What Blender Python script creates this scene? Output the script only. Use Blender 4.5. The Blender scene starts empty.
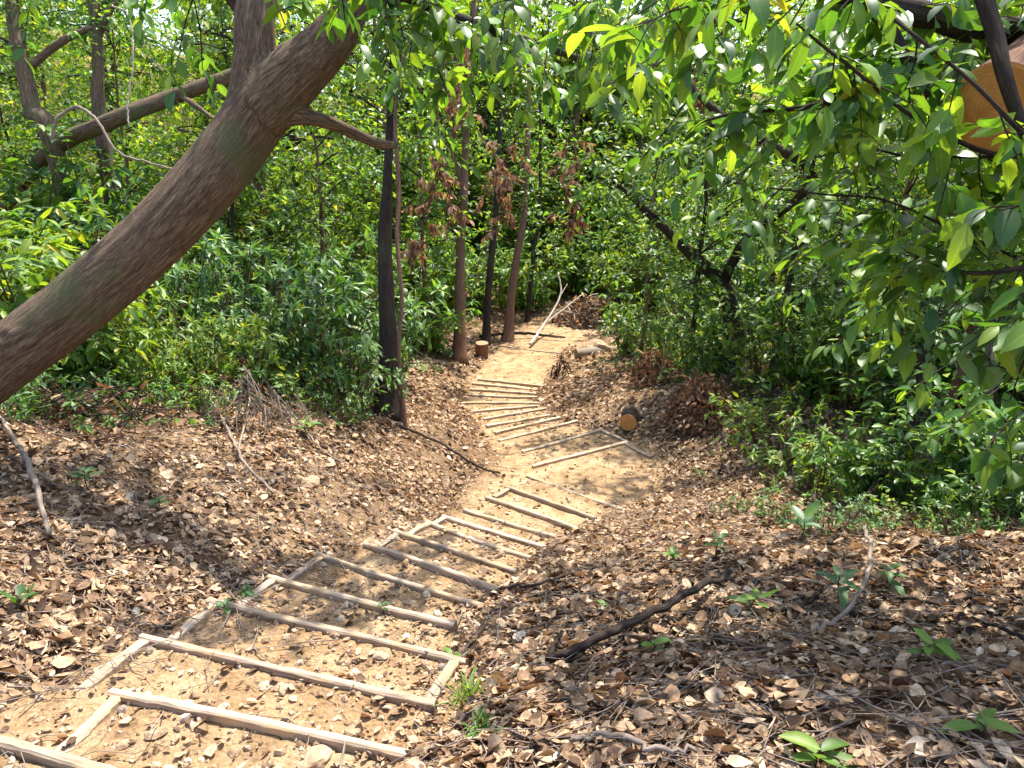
import bpy, math
import numpy as np
from math import radians, sin, cos, tan, pi

rng = np.random.default_rng(7)
S = bpy.context.scene
COL = S.collection
F = 740.0
PITCH = radians(18)

# ------------------------------------------------------------------ helpers
def px(x, y, depth):
    """point seen at a photograph pixel, at a depth in metres along the lens axis"""
    u = (x - 512) / F; v = (384 - y) / F
    return np.array([u, cos(PITCH) + v * sin(PITCH), -sin(PITCH) + v * cos(PITCH)]) * depth

def on_plane(x, y, z):
    d = px(x, y, 1.0)
    return d / d[2] * z

def nrm(a):
    a = np.asarray(a, float)
    return a / np.maximum(np.linalg.norm(a, axis=-1, keepdims=True), 1e-9)

_lat = np.random.default_rng(99).random((256, 256))
def vnoise(x, y):
    x = np.asarray(x, float); y = np.asarray(y, float)
    xi = np.floor(x).astype(int); yi = np.floor(y).astype(int)
    fx = x - xi; fy = y - yi
    fx = fx * fx * (3 - 2 * fx); fy = fy * fy * (3 - 2 * fy)
    a = _lat[xi & 255, yi & 255]; b = _lat[(xi + 1) & 255, yi & 255]
    c = _lat[xi & 255, (yi + 1) & 255]; d = _lat[(xi + 1) & 255, (yi + 1) & 255]
    return (a * (1 - fx) + b * fx) * (1 - fy) + (c * (1 - fx) + d * fx) * fy - 0.5
def fbm(x, y, o=4):
    s = 0; a = 1.0
    for i in range(o):
        s = s + a * vnoise(x * 2 ** i + 17 * i, y * 2 ** i + 31 * i); a *= 0.5
    return s

def make_mesh(name, verts, faces, mat, smooth=False, attr=None):
    """faces: list of (n,k) int arrays"""
    me = bpy.data.meshes.new(name)
    verts = np.asarray(verts, np.float32)
    me.vertices.add(len(verts)); me.vertices.foreach_set('co', verts.ravel())
    if not isinstance(faces, list): faces = [faces]
    faces = [np.asarray(f, np.int32) for f in faces if len(f)]
    nl = sum(f.size for f in faces); nf = sum(len(f) for f in faces)
    me.loops.add(nl); me.polygons.add(nf)
    me.loops.foreach_set('vertex_index', np.concatenate([f.ravel() for f in faces]))
    tot = np.concatenate([np.full(len(f), f.shape[1], np.int32) for f in faces])
    st = np.concatenate([[0], np.cumsum(tot)[:-1]]).astype(np.int32)
    me.polygons.foreach_set('loop_start', st)
    me.update(calc_edges=True)
    me.polygons.foreach_set('use_smooth', np.full(nf, smooth))
    if attr:
        for k, v in attr.items():
            v = np.asarray(v, np.float32)
            if v.ndim == 2:
                a = me.attributes.new(k, 'FLOAT_VECTOR', 'POINT'); a.data.foreach_set('vector', v.ravel())
            else:
                a = me.attributes.new(k, 'FLOAT', 'POINT'); a.data.foreach_set('value', v)
    me.validate()
    if mat: me.materials.append(mat)
    return me

def link(name, me, parent=None, loc=None):
    o = bpy.data.objects.new(name, me); COL.objects.link(o)
    if parent: o.parent = parent
    if loc is not None: o.location = tuple(float(c) for c in loc)
    return o

def tag(o, label=None, cat=None, group=None, kind=None):
    if label: o['label'] = label
    if cat: o['category'] = cat
    if group: o['group'] = group
    if kind: o['kind'] = kind
    return o

def thing(name, label, cat, loc=(0, 0, 0), group=None, rotz=0, scale=1.0):
    o = link(name, None, None, loc); o.rotation_euler[2] = rotz; o.scale = (scale,) * 3
    return tag(o, label, cat, group)

def copy_thing(src, loc, rotz, scale, label, group, tilt=(0, 0)):
    r = src.copy(); COL.objects.link(r)
    r.location = tuple(float(c) for c in loc); r.rotation_euler = (tilt[0], tilt[1], rotz)
    r.scale = scale if isinstance(scale, tuple) else (scale,) * 3
    r['label'] = label; r['group'] = group
    for ch in list(src.children):
        c = ch.copy(); COL.objects.link(c); c.parent = r
        for g in list(ch.children):
            e = g.copy(); COL.objects.link(e); e.parent = c
    return r

class Tubes:
    def __init__(s): s.v = []; s.f = []; s.a = []; s.n = 0
    def add(s, pts, rad, sides=6, cap=True, lump=0.0, seed=0):
        pts = np.asarray(pts, float); n = len(pts)
        rad = np.broadcast_to(np.asarray(rad, float), (n,)) if np.ndim(rad) == 0 or len(np.atleast_1d(rad)) == n else np.interp(np.linspace(0, 1, n), np.linspace(0, 1, len(rad)), rad)
        t = np.gradient(pts, axis=0); t = nrm(t)
        ref = np.array([0, 0, 1.0]) if abs(t[0][2]) < 0.9 else np.array([1.0, 0, 0])
        a = nrm(np.cross(t[0], ref)); A = [a]
        for i in range(1, n):
            a = a - t[i] * np.dot(a, t[i]); a = nrm(a); A.append(a)
        A = np.array(A); B = np.cross(t, A)
        th = np.linspace(0, 2 * pi, sides, endpoint=False)
        ln = np.concatenate([[0], np.cumsum(np.linalg.norm(np.diff(pts, axis=0), axis=1))])
        R = rad[:, None] * np.ones((1, sides))
        if lump:
            R = R * (1 + lump * 2 * fbm(np.cos(th)[None, :] * 1.3 + seed + ln[:, None] * 2.2, np.sin(th)[None, :] * 1.3 + ln[:, None] * 1.1 + 50, 4)
                     + lump * 0.5 * vnoise(np.cos(th)[None, :] * 5 + seed + ln[:, None] * 9, np.sin(th)[None, :] * 5 + ln[:, None] * 3))
        V = pts[:, None, :] + R[..., None] * (np.cos(th)[None, :, None] * A[:, None, :] + np.sin(th)[None, :, None] * B[:, None, :])
        at = np.stack([np.cos(th)[None, :] * rad[:, None], np.sin(th)[None, :] * rad[:, None], np.broadcast_to(ln[:, None], (n, sides))], -1)
        b = s.n
        i = np.arange(n - 1)[:, None]; j = np.arange(sides)[None, :]; j2 = (j + 1) % sides
        q = np.stack([b + i * sides + j, b + i * sides + j2, b + (i + 1) * sides + j2, b + (i + 1) * sides + j], -1).reshape(-1, 4)
        s.v.append(V.reshape(-1, 3)); s.a.append(at.reshape(-1, 3)); s.f.append(('q', q)); s.n += n * sides
        if cap:
            for e in (0, n - 1):
                s.v.append(pts[e][None] + t[e] * (rad[e] * 0.15 * (1 if e else -1))); s.a.append(np.array([[0, 0, ln[e]]])); c = s.n; s.n += 1
                ring = b + e * sides + np.arange(sides)
                tr = np.stack([ring, np.roll(ring, -1), np.full(sides, c)], -1)
                if e == 0: tr = tr[:, ::-1]
                s.f.append(('t', tr))
    def mesh(s, name, mat, smooth=True):
        q = [f for k, f in s.f if k == 'q']; t = [f for k, f in s.f if k == 't']
        fs = []
        if q: fs.append(np.concatenate(q))
        if t: fs.append(np.concatenate(t))
        return make_mesh(name, np.concatenate(s.v), fs, mat, smooth, {'bk': np.concatenate(s.a)})

def spline(pts, n=None, jit=0.0, r=None):
    pts = np.asarray(pts, float); k = len(pts)
    n = n or (k - 1) * 5 + 1
    P = np.vstack([2 * pts[0] - pts[1], pts, 2 * pts[-1] - pts[-2]])
    out = []
    for u in np.linspace(0, k - 1 - 1e-6, n):
        i = int(u); f = u - i
        p0, p1, p2, p3 = P[i], P[i + 1], P[i + 2], P[i + 3]
        out.append(0.5 * ((2 * p1) + (-p0 + p2) * f + (2 * p0 - 5 * p1 + 4 * p2 - p3) * f * f + (-p0 + 3 * p1 - 3 * p2 + p3) * f ** 3))
    out = np.array(out)
    if jit: out[1:-1] += (r or rng).normal(0, jit, out[1:-1].shape)
    return out

# leaves: P base, D direction, N normal, L length, W full width
class Leaves:
    def __init__(s): s.P = []; s.D = []; s.N = []; s.L = []; s.W = []
    def add(s, P, D, N, L, W):
        s.P.append(np.atleast_2d(P)); s.D.append(np.atleast_2d(D)); s.N.append(np.atleast_2d(N)); s.L.append(np.atleast_1d(L)); s.W.append(np.atleast_1d(W))
    def arr(s): return [np.concatenate(x) for x in (s.P, s.D, s.N, s.L, s.W)]
    def mesh(s, name, mat, sec=2, curl=0.25, fold=0.35, shape='ell', r=None, smooth=False, twist=0.0):
        return leaf_mesh(name, *s.arr(), mat=mat, sec=sec, curl=curl, fold=fold, shape=shape, r=r, smooth=smooth, twist=twist)

def leaf_mesh(name, P, D, N, L, W, mat, sec=2, curl=0.25, fold=0.35, shape='ell', r=None, smooth=False, twist=0.0):
    r = r or rng
    n = len(P); D = nrm(D); N = nrm(N - D * np.sum(N * D, 1, keepdims=True)); Sd = np.cross(D, N)
    us = np.linspace(0, 1, sec + 2)[1:-1]
    if sec == 1: us = np.array([0.45])
    if shape == 'ell': wf = np.sin(np.pi * us ** 0.85) ** 0.75
    elif shape == 'lance': wf = np.sin(np.pi * us ** 0.7) ** 0.9
    else: wf = 0.6 + 0.4 * np.sin(np.pi * us)
    T = [(0, 0, 0)]
    for u, w in zip(us, wf): T += [(u, -w, 0), (u, 0, 0), (u, w, 0)]
    T.append((1, 0, 0)); T = np.array(T)
    cu = curl * (0.4 + 1.2 * r.random(n)) * np.where(r.random(n) < 0.12, -1, 1)
    fo = fold * (0.3 + 1.4 * r.random(n)); tw = twist * r.normal(0, 1, n)
    u = T[:, 0]; w = T[:, 1]
    Lc = L[:, None]; Wc = W[:, None] * 0.5
    asym = 1 + 0.25 * r.normal(0, 1, n)[:, None] * np.sign(w)[None] * 0.5
    off = (fo[:, None] * np.abs(w)[None] * Wc - cu[:, None] * Lc * u[None] ** 2 + tw[:, None] * w[None] * u[None] * Wc * 2)
    V = (P[:, None] + D[:, None] * (Lc * (u - 0.25 * np.abs(curl) * u ** 3)[None])[..., None]
         + Sd[:, None] * (Wc * w[None] * asym)[..., None] + N[:, None] * off[..., None])
    m = len(T); tip = m - 1
    q = []; t = [(0, 2, 1), (0, 3, 2)]
    for i in range(sec - 1):
        a = 1 + 3 * i; b = a + 3
        q += [(a, a + 1, b + 1, b), (a + 1, a + 2, b + 2, b + 1)]
    a = 1 + 3 * (sec - 1); t += [(a, a + 1, tip), (a + 1, a + 2, tip)]
    base = (np.arange(n) * m)[:, None, None]
    fs = []
    if q: fs.append((base + np.array(q)[None]).reshape(-1, 4))
    fs.append((base + np.array(t)[None]).reshape(-1, 3))
    lu = np.broadcast_to(np.stack([u, w, 0 * u], -1)[None], (n, m, 3)).reshape(-1, 3)
    return make_mesh(name, V.reshape(-1, 3), fs, mat, True, {'lu': lu})

# ------------------------------------------------------------------ materials
def mat_new(name):
    m = bpy.data.materials.new(name); m.use_nodes = True
    nt = m.node_tree; nt.nodes.clear()
    o = nt.nodes.new('ShaderNodeOutputMaterial')
    return m, nt, o
def nd(nt, t, **kw):
    n = nt.nodes.new(t)
    for k, v in kw.items():
        if k in n.inputs: n.inputs[k].default_value = v
        else: setattr(n, k, v)
    return n
def ramp(nt, stops):
    n = nt.nodes.new('ShaderNodeValToRGB'); e = n.color_ramp.elements
    while len(e) < len(stops): e.new(0.5)
    for el, (p, c) in zip(e, stops): el.position = p; el.color = (*c, 1)
    return n

def leaf_material(name, stops, trans=0.35, rough=0.38, tcol=(1.5, 1.35, 0.5), spec=0.5, mottle=2.2, vein=(1.35, 1.3, 1.2), lo=0.72, hi=1.3):
    m, nt, out = mat_new(name); L = nt.links
    g = nd(nt, 'ShaderNodeNewGeometry'); rp = ramp(nt, stops); L.new(g.outputs['Random Per Island'], rp.inputs[0])
    tc = nd(nt, 'ShaderNodeTexCoord'); no = nd(nt, 'ShaderNodeTexNoise', Scale=mottle, Detail=4.0)
    L.new(tc.outputs['Object'], no.inputs['Vector'])
    hs = nd(nt, 'ShaderNodeHueSaturation'); mr = nd(nt, 'ShaderNodeMapRange'); mr.inputs['From Min'].default_value = 0.3; mr.inputs['From Max'].default_value = 0.7
    mr.inputs['To Min'].default_value = lo; mr.inputs['To Max'].default_value = hi
    L.new(no.outputs['Fac'], mr.inputs['Value']); L.new(mr.outputs[0], hs.inputs['Value']); L.new(rp.outputs[0], hs.inputs['Color'])
    p = nd(nt, 'ShaderNodeBsdfPrincipled', Roughness=rough); p.inputs['Specular IOR Level'].default_value = spec
    # midrib and side veins drawn in the leaf's own coordinates
    la = nd(nt, 'ShaderNodeAttribute', attribute_name='lu'); sx = nd(nt, 'ShaderNodeSeparateXYZ'); L.new(la.outputs['Vector'], sx.inputs[0])
    ab = nd(nt, 'ShaderNodeMath', operation='ABSOLUTE'); L.new(sx.outputs[1], ab.inputs[0])
    m1 = nd(nt, 'ShaderNodeMath', operation='LESS_THAN'); L.new(ab.outputs[0], m1.inputs[0]); m1.inputs[1].default_value = 0.07
    sv = nd(nt, 'ShaderNodeMath', operation='MULTIPLY_ADD'); L.new(ab.outputs[0], sv.inputs[0]); sv.inputs[1].default_value = -0.22; L.new(sx.outputs[0], sv.inputs[2])
    pp = nd(nt, 'ShaderNodeMath', operation='PINGPONG'); L.new(sv.outputs[0], pp.inputs[0]); pp.inputs[1].default_value = 0.055
    m2 = nd(nt, 'ShaderNodeMath', operation='LESS_THAN'); L.new(pp.outputs[0], m2.inputs[0]); m2.inputs[1].default_value = 0.006
    m3 = nd(nt, 'ShaderNodeMath', operation='MULTIPLY_ADD', use_clamp=True); L.new(m2.outputs[0], m3.inputs[0]); m3.inputs[1].default_value = 0.45; L.new(m1.outputs[0], m3.inputs[2])
    vm = nd(nt, 'ShaderNodeMix', data_type='RGBA', blend_type='MULTIPLY'); L.new(m3.outputs[0], vm.inputs[0]); L.new(hs.outputs[0], vm.inputs[6]); vm.inputs[7].default_value = (*vein, 1)
    ns = nd(nt, 'ShaderNodeTexNoise', Scale=38.0, Detail=3.0, Roughness=0.6); L.new(tc.outputs['Object'], ns.inputs['Vector'])
    rs = ramp(nt, [(0.66, (0, 0, 0)), (0.72, (0.75,) * 3)]); L.new(ns.outputs['Fac'], rs.inputs[0])
    sm = nd(nt, 'ShaderNodeMix', data_type='RGBA'); L.new(rs.outputs[0], sm.inputs[0]); L.new(vm.outputs[2], sm.inputs[6]); sm.inputs[7].default_value = (0.16, 0.11, 0.04, 1)
    hs_out = sm.outputs[2]
    L.new(hs_out, p.inputs['Base Color'])
    t = nd(nt, 'ShaderNodeBsdfTranslucent')
    mu = nd(nt, 'ShaderNodeMix', data_type='RGBA', blend_type='MULTIPLY'); mu.inputs[0].default_value = 1.0; mu.clamp_result = False
    L.new(hs_out, mu.inputs[6]); mu.inputs[7].default_value = (*tcol, 1); L.new(mu.outputs[2], t.inputs[0])
    mx = nd(nt, 'ShaderNodeMixShader'); mx.inputs[0].default_value = trans
    L.new(p.outputs[0], mx.inputs[1]); L.new(t.outputs[0], mx.inputs[2]); L.new(mx.outputs[0], out.inputs[0])
    return m

def bark_material(name, c1, c2, c3, scale=1.0, moss=0.0, bump=0.6):
    m, nt, out = mat_new(name); L = nt.links
    at = nd(nt, 'ShaderNodeAttribute', attribute_name='bk')
    mp = nd(nt, 'ShaderNodeMapping'); mp.inputs['Scale'].default_value = (22 * scale, 22 * scale, 2.4 * scale)
    L.new(at.outputs['Vector'], mp.inputs[0])
    n1 = nd(nt, 'ShaderNodeTexNoise', Scale=2.2, Detail=8.0, Roughness=0.65, Distortion=0.6); L.new(mp.outputs[0], n1.inputs['Vector'])
    n2 = nd(nt, 'ShaderNodeTexNoise', Scale=2.0, Detail=4.0); L.new(at.outputs['Vector'], n2.inputs['Vector'])
    mp2 = nd(nt, 'ShaderNodeMapping'); mp2.inputs['Scale'].default_value = (75 * scale, 75 * scale, 7 * scale); L.new(at.outputs['Vector'], mp2.inputs[0])
    n4 = nd(nt, 'ShaderNodeTexNoise', Scale=2.0, Detail=5.0, Roughness=0.7, Distortion=0.3); L.new(mp2.outputs[0], n4.inputs['Vector'])
    av = nd(nt, 'ShaderNodeMath', operation='MULTIPLY_ADD'); L.new(n4.outputs['Fac'], av.inputs[0]); av.inputs[1].default_value = 0.55
    sb = nd(nt, 'ShaderNodeMath', operation='MULTIPLY'); L.new(n1.outputs['Fac'], sb.inputs[0]); sb.inputs[1].default_value = 0.45; L.new(sb.outputs[0], av.inputs[2])
    rp = ramp(nt, [(0.36, c1), (0.5, c2), (0.64, c3)]); L.new(av.outputs[0], rp.inputs[0])
    mx = nd(nt, 'ShaderNodeMix', data_type='RGBA', blend_type='MIX'); mx.inputs[7].default_value = (0.09, 0.11, 0.045, 1)
    r2 = ramp(nt, [(0.5, (0, 0, 0)), (0.68, (moss,) * 3)]); L.new(n2.outputs['Fac'], r2.inputs[0]); L.new(r2.outputs[0], mx.inputs[0]); L.new(rp.outputs[0], mx.inputs[6])
    p = nd(nt, 'ShaderNodeBsdfPrincipled', Roughness=0.9); p.inputs['Specular IOR Level'].default_value = 0.15; L.new(mx.outputs[2], p.inputs['Base Color'])
    b = nd(nt, 'ShaderNodeBump', Strength=bump, Distance=0.02); L.new(av.outputs[0], b.inputs['Height']); L.new(b.outputs[0], p.inputs['Normal'])
    L.new(p.outputs[0], out.inputs[0]); return m

M = {}
M['leaf_broad'] = leaf_material('leaf_broad', [(0, (0.026, 0.08, 0.016)), (0.4, (0.06, 0.15, 0.022)), (0.8, (0.12, 0.22, 0.026)), (0.99, (0.19, 0.28, 0.03)), (1, (0.30, 0.28, 0.03))], trans=0.5, rough=0.42, tcol=(1.7, 1.5, 0.5), lo=0.62, hi=1.6)
M['leaf_dark'] = leaf_material('leaf_dark', [(0, (0.024, 0.07, 0.016)), (0.5, (0.05, 0.125, 0.022)), (0.9, (0.09, 0.18, 0.028)), (1, (0.18, 0.23, 0.03))], trans=0.4, rough=0.5, tcol=(1.7, 1.5, 0.5), lo=0.65, hi=1.6)
M['leaf_bright'] = leaf_material('leaf_bright', [(0, (0.055, 0.13, 0.018)), (0.5, (0.12, 0.22, 0.024)), (0.88, (0.20, 0.30, 0.03)), (0.97, (0.32, 0.34, 0.03)), (1, (0.42, 0.32, 0.03))], trans=0.45, rough=0.5)
M['leaf_blue'] = leaf_material('leaf_blue', [(0, (0.026, 0.075, 0.024)), (0.6, (0.06, 0.145, 0.032)), (1, (0.13, 0.23, 0.045))], trans=0.3, rough=0.45, tcol=(1.2, 1.3, 0.6))
M['leaf_far'] = leaf_material('leaf_far', [(0, (0.04, 0.10, 0.014)), (0.5, (0.10, 0.19, 0.02)), (0.9, (0.18, 0.27, 0.028)), (1, (0.30, 0.29, 0.04))], trans=0.5, rough=0.6, spec=0.3, tcol=(1.6, 1.4, 0.5), mottle=0.8, lo=0.6, hi=1.5)
M['leaf_dead'] = leaf_material('leaf_dead', [(0, (0.07, 0.035, 0.02)), (0.5, (0.19, 0.105, 0.06)), (1, (0.36, 0.24, 0.15))], trans=0.3, rough=0.75, tcol=(1.3, 1.0, 0.7), spec=0.2)
M['litter'] = leaf_material('litter', [(0, (0.045, 0.024, 0.014)), (0.2, (0.15, 0.088, 0.050)), (0.46, (0.29, 0.18, 0.10)), (0.76, (0.41, 0.28, 0.165)), (0.96, (0.50, 0.375, 0.245)), (1, (0.60, 0.50, 0.37))], trans=0.15, rough=0.8, tcol=(1.3, 1.0, 0.7), spec=0.25, mottle=45, vein=(0.7, 0.65, 0.6), lo=0.55, hi=1.3)
M['bark_main'] = bark_material('bark_main', (0.032, 0.020, 0.012), (0.12, 0.080, 0.050), (0.27, 0.195, 0.128), 1.3, 1.0, 1.0)
M['bark_dark'] = bark_material('bark_dark', (0.014, 0.010, 0.008), (0.034, 0.024, 0.018), (0.08, 0.058, 0.044), 1.3, 0.3, 0.7)
M['bark_red'] = bark_material('bark_red', (0.06, 0.03, 0.02), (0.16, 0.085, 0.055), (0.29, 0.17, 0.12), 1.3, 0.1, 0.6)
M['bark_grey'] = bark_material('bark_grey', (0.10, 0.075, 0.055), (0.22, 0.17, 0.13), (0.36, 0.30, 0.25), 1.4, 0.15, 0.5)
M['bark_pale'] = bark_material('bark_pale', (0.25, 0.20, 0.15), (0.45, 0.38, 0.30), (0.6, 0.53, 0.44), 1.4, 0.0, 0.4)
M['stem'] = bark_material('stem', (0.04, 0.03, 0.015), (0.09, 0.06, 0.03), (0.14, 0.12, 0.05), 2.0, 0.2, 0.3)

def ground_material():
    m, nt, out = mat_new('soil'); L = nt.links
    tc = nd(nt, 'ShaderNodeTexCoord'); at = nd(nt, 'ShaderNodeAttribute', attribute_name='sand')
    n1 = nd(nt, 'ShaderNodeTexNoise', Scale=7.0, Detail=10.0, Roughness=0.7); L.new(tc.outputs['Object'], n1.inputs['Vector'])
    n2 = nd(nt, 'ShaderNodeTexNoise', Scale=60.0, Detail=6.0, Roughness=0.7); L.new(tc.outputs['Object'], n2.inputs['Vector'])
    n3 = nd(nt, 'ShaderNodeTexNoise', Scale=1.6, Detail=5.0, Roughness=0.6); L.new(tc.outputs['Object'], n3.inputs['Vector'])
    v = nd(nt, 'ShaderNodeTexVoronoi', Scale=75.0); L.new(tc.outputs['Object'], v.inputs['Vector'])
    dark = ramp(nt, [(0.3, (0.06, 0.038, 0.023)), (0.55, (0.15, 0.095, 0.055)), (0.75, (0.27, 0.18, 0.10))]); L.new(n1.outputs['Fac'], dark.inputs[0])
    sand = ramp(nt, [(0.28, (0.20, 0.13, 0.072)), (0.48, (0.36, 0.25, 0.145)), (0.64, (0.46, 0.345, 0.22)), (0.8, (0.54, 0.44, 0.31))]); L.new(n1.outputs['Fac'], sand.inputs[0])
    s2 = ramp(nt, [(0.35, (0.72, 0.68, 0.62)), (0.65, (1.08, 1.05, 1.0))]); L.new(n2.outputs['Fac'], s2.inputs[0])
    s3 = ramp(nt, [(0.35, (0.85, 0.78, 0.70)), (0.62, (1.08, 1.06, 1.04))]); L.new(n3.outputs['Fac'], s3.inputs[0])
    f = nd(nt, 'ShaderNodeMath', operation='MULTIPLY_ADD'); f.inputs[1].default_value = 0.9; 
    L.new(n1.outputs['Fac'], f.inputs[0]); f.inputs[2].default_value = -0.45
    ad = nd(nt, 'ShaderNodeMath', operation='ADD', use_clamp=True); L.new(f.outputs[0], ad.inputs[0]); L.new(at.outputs['Fac'], ad.inputs[1])
    mx = nd(nt, 'ShaderNodeMix', data_type='RGBA'); L.new(ad.outputs[0], mx.inputs[0]); L.new(dark.outputs[0], mx.inputs[6]); L.new(sand.outputs[0], mx.inputs[7])
    mu = nd(nt, 'ShaderNodeMix', data_type='RGBA', blend_type='MULTIPLY'); mu.inputs[0].default_value = 1; L.new(mx.outputs[2], mu.inputs[6]); L.new(s2.outputs[0], mu.inputs[7])
    mv = nd(nt, 'ShaderNodeMix', data_type='RGBA', blend_type='MULTIPLY'); mv.inputs[0].default_value = 1; L.new(mu.outputs[2], mv.inputs[6]); L.new(s3.outputs[0], mv.inputs[7])
    p = nd(nt, 'ShaderNodeBsdfPrincipled', Roughness=0.95); p.inputs['Specular IOR Level'].default_value = 0.15; L.new(mv.outputs[2], p.inputs['Base Color'])
    h = nd(nt, 'ShaderNodeMath', operation='MULTIPLY_ADD'); L.new(n2.outputs['Fac'], h.inputs[0]); h.inputs[1].default_value = 0.5; L.new(n1.outputs['Fac'], h.inputs[2])
    h2 = nd(nt, 'ShaderNodeMath', operation='MULTIPLY_ADD'); L.new(v.outputs['Distance'], h2.inputs[0]); h2.inputs[1].default_value = -0.25; L.new(h.outputs[0], h2.inputs[2])
    b = nd(nt, 'ShaderNodeBump', Strength=0.9, Distance=0.035); L.new(h2.outputs[0], b.inputs['Height']); L.new(b.outputs[0], p.inputs['Normal'])
    L.new(p.outputs[0], out.inputs[0]); return m
M['soil'] = ground_material()

def plank_material():
    m, nt, out = mat_new('weathered_plank'); L = nt.links
    at = nd(nt, 'ShaderNodeTexCoord'); oi = nd(nt, 'ShaderNodeObjectInfo')
    ad = nd(nt, 'ShaderNodeVectorMath', operation='ADD'); L.new(at.outputs['Object'], ad.inputs[0])
    sc = nd(nt, 'ShaderNodeVectorMath', operation='SCALE'); L.new(oi.outputs['Location'], sc.inputs[0]); sc.inputs['Scale'].default_value = 7.0; L.new(sc.outputs[0], ad.inputs[1])
    mp = nd(nt, 'ShaderNodeMapping'); mp.inputs['Scale'].default_value = (2.0, 40, 30); L.new(ad.outputs[0], mp.inputs[0])
    n1 = nd(nt, 'ShaderNodeTexNoise', Scale=1.5, Detail=8.0, Roughness=0.65, Distortion=0.4); L.new(mp.outputs[0], n1.inputs['Vector'])
    n2 = nd(nt, 'ShaderNodeTexNoise', Scale=6.0, Detail=6.0); L.new(ad.outputs[0], n2.inputs['Vector'])
    rp = ramp(nt, [(0.3, (0.17, 0.12, 0.08)), (0.5, (0.33, 0.25, 0.175)), (0.7, (0.46, 0.37, 0.275))]); L.new(n1.outputs['Fac'], rp.inputs[0])
    mx = nd(nt, 'ShaderNodeMix', data_type='RGBA'); r2 = ramp(nt, [(0.48, (0, 0, 0)), (0.62, (0.75,) * 3)]); L.new(n2.outputs['Fac'], r2.inputs[0]); L.new(r2.outputs[0], mx.inputs[0])
    L.new(rp.outputs[0], mx.inputs[6]); mx.inputs[7].default_value = (0.44, 0.30, 0.16, 1)
    hv = nd(nt, 'ShaderNodeHueSaturation'); mr = nd(nt, 'ShaderNodeMapRange'); mr.inputs['To Min'].default_value = 0.75; mr.inputs['To Max'].default_value = 1.15
    L.new(oi.outputs['Random'], mr.inputs['Value']); L.new(mr.outputs[0], hv.inputs['Value']); L.new(mx.outputs[2], hv.inputs['Color'])
    p = nd(nt, 'ShaderNodeBsdfPrincipled', Roughness=0.85); p.inputs['Specular IOR Level'].default_value = 0.25; L.new(hv.outputs[0], p.inputs['Base Color'])
    b = nd(nt, 'ShaderNodeBump', Strength=0.6, Distance=0.008); L.new(n1.outputs['Fac'], b.inputs['Height']); L.new(b.outputs[0], p.inputs['Normal'])
    L.new(p.outputs[0], out.inputs[0]); return m
M['plank'] = plank_material()

def cutwood_material(name, inner, outer, ring):
    m, nt, out = mat_new(name); L = nt.links
    tc = nd(nt, 'ShaderNodeTexCoord')
    mp = nd(nt, 'ShaderNodeMapping'); mp.inputs['Scale'].default_value = (1, 1, 0.05); L.new(tc.outputs['Object'], mp.inputs[0])
    w = nd(nt, 'ShaderNodeTexWave', wave_type='RINGS', Scale=22.0, Distortion=2.0, Detail=3.0); w.rings_direction = 'Z'; w.inputs['Detail Scale'].default_value = 1.5
    L.new(mp.outputs[0], w.inputs['Vector'])
    n = nd(nt, 'ShaderNodeTexNoise', Scale=16.0, Detail=6.0, Roughness=0.65); L.new(tc.outputs['Object'], n.inputs['Vector'])
    r1 = ramp(nt, [(0.3, inner), (0.7, outer)]); L.new(n.outputs['Fac'], r1.inputs[0])
    mx = nd(nt, 'ShaderNodeMix', data_type='RGBA'); mf = nd(nt, 'ShaderNodeMath', operation='MULTIPLY'); L.new(w.outputs['Fac'], mf.inputs[0]); mf.inputs[1].default_value = 0.35
    L.new(mf.outputs[0], mx.inputs[0]); L.new(r1.outputs[0], mx.inputs[6]); mx.inputs[7].default_value = (*ring, 1)
    p = nd(nt, 'ShaderNodeBsdfPrincipled', Roughness=0.8); L.new(mx.outputs[2], p.inputs['Base Color'])
    b = nd(nt, 'ShaderNodeBump', Strength=0.3, Distance=0.004); L.new(n.outputs['Fac'], b.inputs['Height']); L.new(b.outputs[0], p.inputs['Normal'])
    L.new(p.outputs[0], out.inputs[0]); return m
M['cut_orange'] = cutwood_material('cut_orange', (0.42, 0.17, 0.035), (0.66, 0.31, 0.075), (0.36, 0.15, 0.035))
M['cut_tan'] = cutwood_material('cut_tan', (0.20, 0.11, 0.05), (0.34, 0.20, 0.10), (0.16, 0.09, 0.04))

def stone_material():
    m, nt, out = mat_new('stone'); L = nt.links
    g = nd(nt, 'ShaderNodeNewGeometry'); tc = nd(nt, 'ShaderNodeTexCoord')
    rp = ramp(nt, [(0, (0.20, 0.125, 0.065)), (0.6, (0.36, 0.25, 0.155)), (1, (0.50, 0.41, 0.30))]); L.new(g.outputs['Random Per Island'], rp.inputs[0])
    n = nd(nt, 'ShaderNodeTexNoise', Scale=30.0, Detail=8.0); L.new(tc.outputs['Object'], n.inputs['Vector'])
    r2 = ramp(nt, [(0.35, (0.6, 0.56, 0.5)), (0.65, (1.1, 1.08, 1.05))]); L.new(n.outputs['Fac'], r2.inputs[0])
    mu = nd(nt, 'ShaderNodeMix', data_type='RGBA', blend_type='MULTIPLY'); mu.inputs[0].default_value = 1; L.new(rp.outputs[0], mu.inputs[6]); L.new(r2.outputs[0], mu.inputs[7])
    p = nd(nt, 'ShaderNodeBsdfPrincipled', Roughness=0.9); L.new(mu.outputs[2], p.inputs['Base Color'])
    b = nd(nt, 'ShaderNodeBump', Strength=0.6, Distance=0.01); L.new(n.outputs['Fac'], b.inputs['Height']); L.new(b.outputs[0], p.inputs['Normal'])
    L.new(p.outputs[0], out.inputs[0]); return m
M['stone'] = stone_material()

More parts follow.
